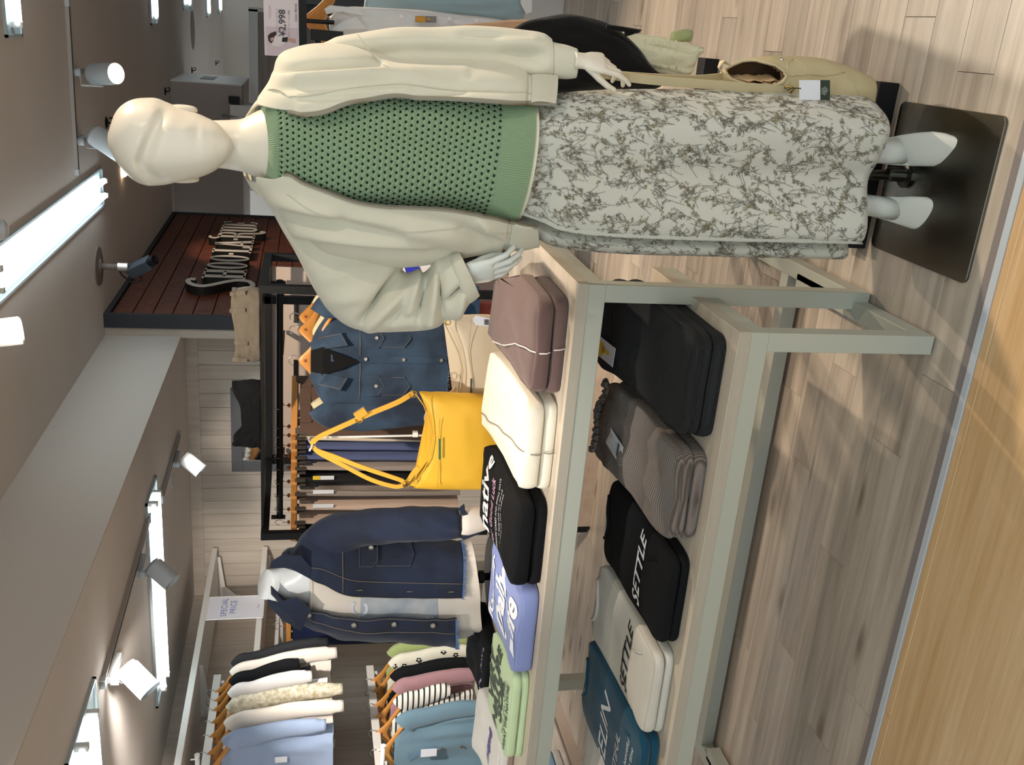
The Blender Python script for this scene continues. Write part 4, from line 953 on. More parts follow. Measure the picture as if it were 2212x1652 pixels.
sleeve([(1003, 650, 972, 558, 2.072, .8), (1012, 652, 976, 553, 2.07, .82), (1024, 645, 984, 549, 2.068, .8), (1034, 636, 993, 547, 2.066, .75)], 'cuff', M_RIBJ, (), noisea=.001)
# seams of the dropped shoulders
sm = MB().tube([PY(*p, 2.093) for p in ((772, 74), (785, 92), (800, 112), (815, 130))], .0013, 6); mm(sm, 'shoulder_seam', M_RIBJ, jb, smooth=True)
# ================================================================ TAN BAG held in the hand
M_TAN = mat('bag_tan', '#c3b48c', .55, var=.05, vscale=12, bump=.15, bscale=500)
M_TAN2 = mat('bag_strap_tan', '#bcae8b', .55, bump=.1, bscale=500); M_BIN = mat('bag_lining', '#6f5137', .8); M_CHR0 = mat('hook_chrome', '#b9b9b9', .2, metal=1)
bg = thing('shoulder_bag', 'tan shoulder bag hanging by its long strap from the mannequin hand', 'bag', PZ(1870, 220, .15))
BR = [(1884, 176, 1862, 276, .018), (1880, 166, 1854, 286, .045), (1862, 158, 1842, 292, .058), (1830, 143, 1822, 292, .064), (1780, 127, 1785, 290, .066), (1735, 122, 1740, 284, .064), (1690, 121, 1695, 272, .062), (1650, 121, 1655, 252, .058), (1615, 127, 1622, 228, .05), (1588, 136, 1592, 205, .04), (1568, 147, 1570, 186, .026), (1557, 157, 1558, 170, .012)]
YB_ = 2.21
def bag_pt(j, th, k=1):
    xo, yo, xi, yi, d = smooth_interp([(i,)+r for i, r in enumerate(BR)], j); a = PY(xo, yo, YB_); b = PY(xi, yi, YB_); c = (a+b)/2; h = (a-b)/2*k
    P = c+h*spow(math.cos(th), .75)+Vector((0, -d*k, 0))*spow(math.sin(th), .8)
    return P+Vector((0, -1, 0))*.006*nz(P.x*26, P.z*16, 1)*min(1, j/2)
def in_mouth(P, g=1.0):
    x, y = topx(P); u = (x-1632)/66; v = (y-(158+(x-1632)*.10))/(27*g); return (u/g)**2+v**2 < 1 and P.y < YB_-.005
NB_ = 120; rgs = [[bag_pt(j/8, 2*PI*k/NB_) for k in range(NB_)] for j in range(89)]
b = MB().loft(rgs); b.F = [f for f in b.F if len(f) > 4 or not all(in_mouth(b.V[i]) for i in f)]
bb = mm(b, 'bag_body', M_TAN, bg, smooth=True)
li = MB().loft([[bag_pt(j/6, 2*PI*k/60, .93) for k in range(60)] for j in range(24, 66)], True, True, True); li.F = [f for f in li.F if len(f) > 4 or not all(in_mouth(li.V[i], .93) for i in f)]
mm(li, 'lining', M_BIN, bg, smooth=True)
def on_bag(px, py, off=0):
    best = None
    for j in range(0, 89, 1):
        for k in range(2, NB_//2-1):
            P = rgs[j][k]; x, y = topx(P); d = (x-px)**2+(y-py)**2
            if best is None or d < best[0]: best = (d, P)
    return best[1]+Vector((0, -off, 0))
rimp = [on_bag(1632+66*math.cos(a), 158+6.6*math.cos(a)+27*math.sin(a), .001) for a in [2*PI*k/28 for k in range(28)]]
mm(MB().tube(rimp, .0038, 8, closed=True), 'mouth_rim', M_TAN2, bg, smooth=True)
fl = MB().grid(lambda u, v: on_bag(1585+100*u, 176+0*v)+Vector((0, .004+.035*v, .0))+Vector((0, 0, 0)) if v < .01 else on_bag(1585+100*u, 176)+Vector((.012*v, .004+.05*v, 0)), 12, 4); mm(fl, 'inner_pocket', mat('bag_inner_tan', '#c9ab80', .6), bg, smooth=True)
for pts in (((1700, 196), (1705, 165), (1700, 140), (1712, 128)), ((1712, 128), (1740, 140), (1742, 160), (1712, 164), (1705, 160)), ((1742, 160), (1780, 163), (1822, 158)), ((1818, 136), (1835, 165), (1850, 190), (1858, 230))):
    tb_ = [(i,)+p for i, p in enumerate(pts)]
    mm(MB().tube([on_bag(*smooth_interp(tb_, i/3), .0005) for i in range(3*(len(pts)-1)+1)], .0014, 6), 'seam', M_TAN2, bg, smooth=True)
mm(MB().lathe([(0, 0), (.004, .0005), (.003, .003), (0, .003)], on_bag(1690, 128, .0), 12, (0, -1, 0)), 'stud', M_CHR0, bg, smooth=True)
h0 = PY(1292, 158, 2.165)
def strap(pts, w_, nm, side=(1, -.25, 0)):
    tab = [(i,)+tuple(p) for i, p in enumerate(pts)]; P = [Vector(smooth_interp(tab, i/8)) for i in range(8*(len(pts)-1)+1)]
    s = MB().ribbon(P, side, w_, .004); return mm(s, nm, M_TAN2, bg)
strap([h0, PY(1400, 172, 2.15), PY(1550, 184, 2.135), PY(1660, 192, 2.13), PY(1706, 197, 2.14)], .020, 'strap')
strap([PY(1292, 158, 2.175), PY(1400, 166, 2.175), PY(1500, 170, 2.18), PY(1570, 164, 2.21)], .016, 'strap')
mm(MB().tube([PY(1695, 190, 2.128), PY(1706, 186, 2.12), PY(1716, 192, 2.12), PY(1708, 200, 2.126)], .0028, 8), 'ring', mat('brass', '#b59a5a', .3, metal=1), bg, smooth=True)
tb = MB().ribbon([PY(1562, 158, 2.185), PY(1552, 146, 2.18), PY(1560, 132, 2.185), PY(1575, 140, 2.19)], (0, -1, .3), .018, .003); mm(tb, 'zip_end_tab', M_TAN2, bg)
tg = MB(); cs = [PY(1727, 173, 2.085), PY(1727, 216, 2.085), PY(1772, 216, 2.085), PY(1772, 173, 2.085)]; tg.add(cs+[c+Vector((0, .001, 0)) for c in cs], [(0, 1, 2, 3), (7, 6, 5, 4), (0, 4, 5, 1), (1, 5, 6, 2), (2, 6, 7, 3), (3, 7, 4, 0)]); mm(tg, 'price_tag', mat('tag_white', '#dde0e8', .5), bg)
tg = MB(); cs = [PY(1772, 173, 2.087), PY(1772, 216, 2.087), PY(1793, 216, 2.087), PY(1793, 173, 2.087)]; tg.add(cs+[c+Vector((0, .001, 0)) for c in cs], [(0, 1, 2, 3), (7, 6, 5, 4), (0, 4, 5, 1), (1, 5, 6, 2), (2, 6, 7, 3), (3, 7, 4, 0)]); mm(tg, 'brand_card', mat('card_green', '#22352c', .5), bg)
tg = MB(); c0 = PY(1781, 196, 2.0862)
for k in range(26):
    a = k*2.4; r_ = .0018*math.sqrt(k); tg.add([c0+Vector((r_*math.cos(a)+.0012*math.cos(q), 0, r_*math.sin(a)*.9+.0012*math.sin(q))) for q in (0, 1.57, 3.14, 4.71)], [(0, 1, 2, 3)])
mm(tg, 'card_drawing', mat('card_print', '#b9c2bb', .6), bg, kind='stuff')
mm(MB().tube([PY(1700, 195, 2.12), PY(1712, 190, 2.10), PY(1730, 191, 2.083)], .0012, 6), 'tag_string', M_BLK, bg, smooth=True)
# ================================================================ FOLDED CLOTHES
def fabric(name, hexc, **k): return mat(name, hexc, k.pop('rough', .9), spec=.2, sheen=k.pop('sheen', .2), var=k.pop('var', .04), vscale=k.pop('vscale', 15), bump=k.pop('bump', .25), bscale=k.pop('bscale', 600))
def folded(label, cat, x0, x1, y0, y1, z0, h, m, group=None, wr=.006, seed=0, lobes=1, back=0, dome=.010, name='folded_sweatshirt', cutl=0, cutr=0, lean=0, crumple=0):
    """one folded garment; returns (thing, top surface function in world space)"""
    cx, cy = (x0+x1)/2, (y0+y1)/2; hx, hy = (x1-x0)/2, (y1-y0)/2
    t = thing(name, label, cat, (cx, cy, z0), 0, group); n = 96
    def topz(lx, ly):   # local coords
        a = abs(lx/hx); b = abs(ly/hy); e = max(a, b)
        z = h+dome*(1-a**4)*(1-b**4)+back*max(0, (ly/hy+.1))**1.2+lean*lx/hx
        z += wr*nz(lx*13+seed*3.1, ly*11+seed, seed)*(1+crumple*max(0, ly/hy))
        z -= .5*h/lobes*max(0, (e-.9)/.1)**2.2
        return z
    def per(k, s, zz):
        th = 2*PI*k/n; c, s_ = math.cos(th), math.sin(th); lx = hx*s*spow(c, .2); ly = hy*s*spow(s_, .2)
        if ly > 0 and cutl: lx = max(lx, -hx+cutl*ly/hy) if lx < 0 else lx
        if ly > 0 and cutr: lx = min(lx, hx-cutr*ly/hy) if lx > 0 else lx
        w_ = 1+.03*nz(lx*15+seed, ly*15, zz*9); 
        if crumple and ly > .3*hy: ly += crumple*.03*nz(lx*22+seed, zz*30, 4)*(ly/hy)
        return lx*w_, ly*(1+.02*nz(ly*14, lx*14+seed, 3))
    R = []
    for li in range(lobes):
        for q in np.linspace(.06, .94, 7):
            s = 1-.035+.035*math.sin(PI*q)**.6-(0 if li else .0); ring = []
            for k in range(n):
                lx, ly = per(k, s, li); zt = topz(lx*.93, ly*.93); ring.append(Vector((lx, ly, zt*(li+q)/lobes)))
            R.append(ring)
    for s in (.965, .93, .88, .8, .7, .6, .5, .4, .3, .2, .1, .02):
        R.append([Vector((*(per(k, s, lobes-1)), 0)) for k in range(n)])
        for v in R[-1]: v.z = topz(v.x, v.y)
    o = MB().loft(R).out('body', m, t, smooth=True)
    def top(x, y, eps=.0012):
        x = max(x0+.012, min(x1-.012, x)); y = max(y0+.01, min(y1-.01, y)); return Vector((x, y, z0+topz(x-cx, y-cy)+eps))
    return t, top
def lw(t, mb, name, m, **k):
    inv = pmat(t).inverted(); mb.V = [inv@v for v in mb.V]; return mb.out(name, m, t, **k)
def printed(t, top, s, size, cx, cy, m, rot=0, eps=.0030, **k):
    V, F = text_geo(s, size, **k); c, s_ = math.cos(rot), math.sin(rot)
    q = MB(); q.add([top(cx+v.x*c-v.y*s_, cy+v.x*s_+v.y*c, eps) for v in V], F); lw(t, q, 'printed_lettering', m)
def piping(t, top, pts, r, m, down=None):
    tab = [(i,)+p for i, p in enumerate(pts)]; P = [top(*smooth_interp(tab, i/8), r*.4+.0022) for i in range(8*(len(pts)-1)+1)]
    if down: P += [Vector(p) for p in down]
    q = MB().tube(P, r, 8); lw(t, q, 'piping', m, smooth=True)
TZ = .80
M_BRN = fabric('sweat_brown', '#6a5450'); M_CRM = fabric('sweat_cream', '#f5eddb'); M_BK = fabric('sweat_black', '#101114', sheen=0); M_VIO = fabric('sweat_periwinkle', '#8591c4')
M_GRN = fabric('sweat_mint', '#c8dcb0'); M_WHT = fabric('tee_white', '#ebe6de'); M_TEAL = fabric('sweat_teal', '#10475f'); M_GRY = fabric('sweat_offwhite', '#cfcabf')
W_PR = mat('print_white', '#e6e6ea', .6); K_PR = mat('print_ink', '#1c1c1e', .6); G_PR = mat('print_darkgreen', '#4c5648', .7); P_PR = mat('print_violet', '#5b4f95', .6); PK_PR = mat('print_pink', '#c79bb5', .6)
PIPE_W = mat('piping_white', '#e0d8d4', .6); PIPE_G = mat('piping_grey', '#8b8378', .6)
gt = 'folded tops on the tall display table'; gl = 'folded clothes on the low display table'
t, tp = folded('lower brown folded sweatshirt with white piping, under its twin', 'sweatshirt', -.878, -.612, 2.24, 2.70, TZ, .034, M_BRN, gt, seed=1, cutr=.08)
lw(t, MB().tube([Vector((-.74, 2.232, TZ+.002)), Vector((-.742, 2.226, TZ+.017)), Vector((-.745, 2.232, TZ+.033))], .0017, 8), 'piping', PIPE_W, smooth=True)
t, tp = folded('upper brown folded sweatshirt with white piping, nearest the mannequin', 'sweatshirt', -.874, -.616, 2.235, 2.76, TZ+.037, .040, M_BRN, gt, seed=2, back=.022, wr=.010, cutr=.10, dome=.016)
piping(t, tp, ((-.862, 2.66), (-.835, 2.54), (-.79, 2.42), (-.765, 2.32), (-.758, 2.262)), .0020, PIPE_W, [(-.756, 2.236, TZ+.066), (-.754, 2.230, TZ+.052), (-.752, 2.236, TZ+.040)])
t, tp = folded('lower cream folded sweatshirt with grey piping, under its twin', 'sweatshirt', -1.155, -.895, 2.24, 2.68, TZ, .033, M_CRM, gt, seed=3)
lw(t, MB().tube([Vector((-1.03, 2.232, TZ+.002)), Vector((-1.03, 2.226, TZ+.016)), Vector((-1.03, 2.232, TZ+.032))], .0017, 8), 'piping', PIPE_G, smooth=True)
t, tp = folded('upper cream folded sweatshirt with a curved grey piping line', 'sweatshirt', -1.150, -.898, 2.23, 2.71, TZ+.036, .044, M_CRM, gt, seed=4, back=.026, wr=.011, dome=.016)
piping(t, tp, ((-1.10, 2.68), (-1.085, 2.58), (-1.06, 2.46), (-1.04, 2.34), (-1.035, 2.26)), .0017, PIPE_G, [(-1.034, 2.23, TZ+.064), (-1.033, 2.224, TZ+.050), (-1.033, 2.231, TZ+.038)])
t, tp = folded('lower black folded sweatshirt under the printed black one', 'sweatshirt', -1.448, -1.185, 2.235, 2.62, TZ, .034, M_BK, gt, seed=5)
t, tp = folded('black folded sweatshirt printed with white serif word native', 'sweatshirt', -1.445, -1.182, 2.225, 2.66, TZ+.037, .042, M_BK, gt, seed=6, back=.024, wr=.010, dome=.016)
printed(t, tp, 'native', .105, -1.305, 2.555, W_PR, rot=.06, bold=.0025, spacing=1.0)
printed(t, tp, 'for Good Luck', .034, -1.33, 2.475, PK_PR, rot=.06, shear=.2, bold=.0006)
for i, s in enumerate(('ONE PERSON CARES AND SMALL DAYS', 'PLENTY OF TIME FOR ALL OF US', 'AND THE END OF THE TUNNEL')): printed(t, tp, s, .0145, -1.335, 2.435-.024*i, W_PR, rot=.05)
t, tp = folded('periwinkle folded sweatshirt printed Daily Life in pale script', 'sweatshirt', -1.735, -1.452, 2.225, 2.57, TZ, .050, M_VIO, gt, seed=7, wr=.010, back=.018, dome=.016)
printed(t, tp, 'Life', .118, -1.60, 2.28, W_PR, shear=.25, bold=.0035, rot=.1); printed(t, tp, 'Daily', .098, -1.60, 2.395, W_PR, shear=.4, bold=.0035, rot=.1); printed(t, tp, 'for our', .065, -1.60, 2.485, W_PR, shear=.4, bold=.002, rot=.1)
t, tp = folded('lower mint green folded sweatshirt under its printed twin', 'sweatshirt', -2.045, -1.742, 2.235, 2.47, TZ, .022, M_GRN, gt, seed=8)
t, tp = folded('mint green folded sweatshirt printed VERY NATURE SOIL in dark ink', 'sweatshirt', -2.042, -1.744, 2.23, 2.49, TZ+.024, .026, M_GRN, gt, seed=9, wr=.006, back=.012)
for i, s in enumerate(('VERY', 'NATURE', 'SOIL')): printed(t, tp, s, .070, -1.885, 2.435-.058*i, G_PR, shear=.18, bold=.003, rot=.08)
printed(t, tp, 'Peace with Nature?', .022, -1.88, 2.277, G_PR, rot=.08); printed(t, tp, 'TREAT THE NATURE', .024, -1.90, 2.252, G_PR, rot=.08, bold=.0008)
t, tp = folded('black folded tee with small multicolour dots behind the green ones', 'tee', -2.20, -1.925, 2.645, 2.93, TZ, .034, M_BK, gt, seed=10, back=.02, wr=.012, name='folded_tee')
for i in range(16):
    q = MB(); xx = -2.14+.011*i; yy = 2.70+.006*math.sin(i*1.1); q.add([tp(xx+.004*math.cos(a), yy+.006*math.sin(a)) for a in [2*PI*k/8 for k in range(8)]], [tuple(range(8))])
    lw(t, q, 'printed_mark', (W_PR, P_PR, PK_PR)[i % 3])
t, tp = folded('white folded tee with small violet print at the picture edge', 'tee', -2.33, -2.065, 2.34, 2.63, TZ, .040, M_WHT, gt, seed=11, back=.03, wr=.010, name='folded_tee')
printed(t, tp, 'hugs', .055, -2.19, 2.46, P_PR, shear=.3, bold=.002); printed(t, tp, '8', .05, -2.12, 2.45, P_PR, bold=.003)
t, tp = folded('taupe folded tee peeking out beneath the white one', 'tee', -2.36, -2.055, 2.32, 2.60, TZ, .012, fabric('tee_taupe', '#9a8578'), gt, seed=12, name='folded_tee')
# ---- low table
TL = .50
M_BP = rib_mat('trouser_black', '#17191d', '#0d0e11', 90, 'Y'); M_CORD = rib_mat('corduroy_taupe', '#7d7068', '#4c423c', 42, 'Y', dist=.004)
def tag_card(t, tp, cx, cy, w_, h_, rot, m, eps=.006):
    c, s_ = math.cos(rot), math.sin(rot); f = lambda a, b, e=0: tp(cx+a*c-b*s_, cy+a*s_+b*c, eps+e)
    q = MB(); V = [f(a, b, e) for e in (0, .0012) for a, b in ((-w_/2, -h_/2), (w_/2, -h_/2), (w_/2, h_/2), (-w_/2, h_/2))]
    # keep the card flat
    zc = f(0, 0).z+.003; tilt = (f(0, h_/2).z-f(0, -h_/2).z)/h_
    V = [Vector((v.x, v.y, zc+tilt*(v.y-cy)+(.0012 if i > 3 else 0))) for i, v in enumerate(V)]
    q.add(V, [(3, 2, 1, 0), (4, 5, 6, 7), (0, 1, 5, 4), (1, 2, 6, 5), (2, 3, 7, 6), (3, 0, 4, 7)]); tg = lw(t, q, 'price_tag', m)
    g_ = lambda a, b, e=.0016: Vector((cx+a*c-b*s_, cy+a*s_+b*c, zc+tilt*(a*s_+b*c)+e))
    return tg, g_
def onto(tg, g_, shapes, m, name='printed_mark'):
    q = MB()
    for x0_, x1_, y0_, y1_ in shapes: q.add([g_(x0_, y0_), g_(x1_, y0_), g_(x1_, y1_), g_(x0_, y1_)], [(0, 1, 2, 3)])
    inv = pmat(tg).inverted(); q.V = [inv@v for v in q.V]; return q.out(name, m, tg)
def ttext(tg, g_, s, size, a, b, m, **k):
    q = MB(); text_on(q, s, size, lambda x, y: g_(a+x, b+y, .002), **k); inv = pmat(tg).inverted(); q.V = [inv@v for v in q.V]; q.out('lettering', m, tg)
CARD = mat('tag_white', '#e4e8ee', .5); YEL = mat('tag_yellow', '#e8c01c', .5)
t, tp = folded('lower black ribbed folded trousers under their twin', 'trousers', -.872, -.612, 1.945, 2.34, TL, .036, M_BP, gl, seed=21, name='folded_trousers', lobes=1)
t, tp = folded('black ribbed folded trousers with yellow and white brand tag', 'trousers', -.866, -.606, 1.94, 2.50, TL+.038, .045, M_BP, gl, seed=22, back=.055, wr=.016, dome=.012, name='folded_trousers', lobes=2, crumple=1.0)
tg, g_ = tag_card(t, tp, -.80, 2.40, .055, .10, -.06, CARD)
onto(tg, g_, ((-.024, .018, .012, .044),), YEL); onto(tg, g_, ((-.006, .006, -.022, .012),), YEL)
q = [(.012*math.cos(a), .01+.008*math.sin(a)) for a in [2*PI*k/14 for k in range(14)]]; qq = MB(); qq.add([g_(a, b, .0022) for a, b in q], [tuple(range(14))]); inv_ = pmat(tg).inverted(); qq.V = [inv_@v for v in qq.V]; qq.out('printed_mark', mat('tag_brown', '#b58a5a', .6), tg)
ttext(tg, g_, 'Color Blends', .0075, -.003, .036, K_PR)
t, tp = folded('lower taupe corduroy folded trousers under their twin', 'trousers', -1.150, -.905, 1.945, 2.42, TL, .034, M_CORD, gl, seed=23, name='folded_trousers', lobes=1)
t, tp = folded('taupe corduroy folded trousers with white barcode price tag', 'trousers', -1.145, -.900, 1.94, 2.47, TL+.036, .042, M_CORD, gl, seed=24, back=.035, wr=.018, dome=.014, name='folded_trousers', lobes=2, crumple=1.2)
tg, g_ = tag_card(t, tp, -1.045, 2.315, .058, .125, -.10, CARD)
onto(tg, g_, [(-.02+i*.0028, -.0185+i*.0028+(.0006 if i % 3 else .0), -.040, -.024) for i in range(15)], K_PR); 
ttext(tg, g_, '¥2,998', .009, 0, -.052, K_PR, bold=.0003); ttext(tg, g_, '(税込 ¥3,297)', .006, 0, -.018, K_PR); ttext(tg, g_, 'M', .010, .012, .030, K_PR)
for i in range(4): ttext(tg, g_, '日本製 綿ポリエステル', .0042, -.006, .018-.008*i, mat('print_grey', '#8d8d92', .7))
wbd = MB()
# gathered waistband of the corduroy trousers
wbd.tube([tp(-1.13+.0075*i, 2.462+.006*math.sin(i*1.9), .006+.004*math.sin(i*2.3)) for i in range(31)], [.011+.002*math.sin(i*2.1) for i in range(31)], 10); lw(t, wbd, 'waistband', M_CORD, smooth=True)
for nm, (xa, xb), ms, mp, col, lb in (('b', (-1.452, -1.190), M_BK, W_PR, 'black', 'black folded sweatshirt printed SETTLE in white slanted letters'), ('w', (-1.735, -1.475), M_GRY, K_PR, 'off-white', 'off-white folded sweatshirt printed SETTLE in black slanted letters')):
    t, tp = folded('lower %s folded sweatshirt beneath the SETTLE one' % col, 'sweatshirt', xa, xb, 1.945, 2.40, TL, .024, ms, gl, seed=ord(nm), lobes=1)
    t, tp = folded(lb, 'sweatshirt', xa+.003, xb-.003, 1.94, 2.43, TL+.026, .028, ms, gl, seed=ord(nm)+1, wr=.006, back=.012, crumple=.5)
    printed(t, tp, 'SETTLE', .062, (xa+xb)/2-.005, 2.115, mp, shear=.35, bold=.0014, rot=.03, spacing=1.05)
    # hood cord and neck label
    q = MB().tube([tp(xb-.045, 2.02, .003), tp(xb-.06, 2.05, .004), tp(xb-.075, 2.08, .003)], .002, 6); lw(t, q, 'drawcord', ms, smooth=True)
    q = MB(); V = [tp((xa+xb)/2+.055*math.cos(a), 2.405-.012*math.sin(a)+dy, .004) for dy in (-.006, .008) for a in np.linspace(.2, PI-.2, 9)]; q.add(V, [(i, i+1, i+10, i+9) for i in range(8)]); lw(t, q, 'neck_label', mat('label_white', '#d4d2cc', .7))
    q = MB().tube([tp((xa+xb)/2+.07*math.cos(a), 2.41-.03*math.sin(a), .003) for a in np.linspace(0, PI, 15)], .005, 8); lw(t, q, 'neck_rib', ms, smooth=True)
t, tp = folded('lower teal folded sweatshirt beneath the printed teal one', 'sweatshirt', -2.04, -1.745, 1.945, 2.40, TL, .024, M_TEAL, gl, seed=31, lobes=1)
t, tp = folded('teal folded sweatshirt printed with large white capitals LIN', 'sweatshirt', -2.037, -1.748, 1.94, 2.43, TL+.026, .028, M_TEAL, gl, seed=32, wr=.006, back=.012, crumple=.5)
printed(t, tp, 'BELIN', .098, -1.945, 2.20, W_PR, shear=.3, bold=.001, rot=.02, spacing=1.0); printed(t, tp, 'BEAUTIFUL', .045, -1.955, 2.085, W_PR, shear=.3, rot=.02)
for i, s in enumerate(('the most beautiful', 'days and the time')): printed(t, tp, s, .026, -1.90, 2.02-.03*i, W_PR, shear=.2)
q = MB(); V = [tp(-1.89+.055*math.cos(a), 2.405-.012*math.sin(a)+dy, .004) for dy in (-.006, .008) for a in np.linspace(.2, PI-.2, 9)]; q.add(V, [(i, i+1, i+10, i+9) for i in range(8)]); lw(t, q, 'neck_label', mat('label_white', '#d4d2cc', .7))
q = MB().tube([tp(-1.89+.07*math.cos(a), 2.41-.03*math.sin(a), .003) for a in np.linspace(0, PI, 15)], .005, 8); lw(t, q, 'neck_rib', M_TEAL, smooth=True)
q = MB().tube([tp(-1.79, 2.02, .003), tp(-1.80, 2.05, .005), tp(-1.812, 2.08, .003)], .002, 6); lw(t, q, 'drawcord', M_TEAL, smooth=True)
t, tp = folded('pale grey folded tee corner beside the teal sweatshirt', 'tee', -2.33, -2.06, 2.05, 2.42, TL, .040, M_WHT, gl, seed=33, name='folded_tee')
# stack of knit folded items on the plinth
for i, (c, lb) in enumerate((('#b9b2a8', 'bottom grey-beige folded knit on the left plinth'), ('#7c9abb', 'light blue folded knit in the plinth stack'), ('#c9c3b8', 'top pale folded knit of the plinth stack'))):
    folded(lb, 'knit', -3.86+.01*i, -3.60, 3.72-.01*i, 4.02, .086+.045*i, .04, fabric('plinth_knit_%s' % c[1:], c), 'folded knits on the left plinth', seed=40+i, name='folded_knit', lobes=1, wr=.004)
# pink trousers hanging below (legs) on gondola base
M_ROSE = fabric('rose_cotton', '#a5544e')
# ================================================================ HANGERS AND HANGING CLOTHES
M_WOOD = mat('hanger_wood', '#c98a45', .4, var=.12, vscale=6, stretch=(1, 8, 8)); M_KNOB = mat('hanger_knob', '#9a4c28', .5); M_CHR = mat('hook_chrome', '#b9b9b9', .2, metal=1); M_CLIP = mat('clip_dark', '#4a4540', .5)
def hook_pts(r=.022, up=.055):
    return [Vector((0, 0, -up-.01)), Vector((0, 0, -r-.012))]+[Vector((r*math.sin(a)*1, 0, -r-.0+r*math.cos(a)+.002)) for a in np.linspace(PI*.97, -.5*PI, 12)]
def shirt_hanger(label, loc, rz, group, W=.2):
    t = thing('clothes_hanger', label, 'hanger', loc, rz, group)
    MB().tube(hook_pts(), .0017, 8).out('hook', M_CHR, t, smooth=True)
    MB().lathe([(0, -.008), (.008, -.005), (.009, 0), (.008, .005), (0, .008)], (0, 0, -.066), 12).out('knob', M_KNOB, t, smooth=True)
    R = []
    for i in range(25):
        s = -1+2*i/24; x = s*W; z = -.092-.082*abs(s)**1.35+.022*math.exp(-(s/.22)**2); hw = .021*(1-.55*abs(s))+.012*math.exp(-(s/.22)**2); ty = .006+.006*abs(s)
        R.append([Vector((x, ty*math.sin(a)-.018*s*s, z+hw*math.cos(a))) for a in [2*PI*k/12 for k in range(12)]])
    MB().loft(R).out('wood_arm', M_WOOD, t, smooth=True)
    q = MB(); text_on(q, 'color', .009, plane_map((0, -.008, -.072), (1, 0, 0), (0, 0, 1)), shear=.2); q.out('lettering', mat('print_burnt', '#6a3c18', .7), t)
    return t
def clip_hanger(label, loc, rz, group, W=.155):
    t = thing('clip_hanger', label, 'hanger', loc, rz, group)
    MB().tube(hook_pts(), .0017, 8).out('hook', M_CHR, t, smooth=True)
    MB().lathe([(0, -.009), (.009, -.005), (.0105, 0), (.009, .005), (0, .009)], (0, 0, -.066), 12).out('knob', M_KNOB, t, smooth=True)
    MB().box(-W, W, -.0095, .0095, -.108, -.078).out('wood_bar', M_WOOD, t, bevel=.004)
    q = MB(); text_on(q, 'color', .009, plane_map((0, -.0102, -.094), (1, 0, 0), (0, 0, 1)), shear=.2); q.out('lettering', mat('print_burnt', '#6a3c18', .7), t)
    for s in (-1, 1):
        c = MB(); c.box(s*W*.88-.016, s*W*.88+.016, -.012, -.009, -.148, -.098).box(s*W*.88-.016, s*W*.88+.016, .009, .012, -.148, -.098).out('clip', M_CLIP, t)
        MB().tube([Vector((s*W*.88, .013*math.cos(a), -.112+.012*math.sin(a))) for a in np.linspace(-.4, PI+.4, 9)], .0014, 6).out('clip_spring', M_CHR, t)
    return t
SLV = []
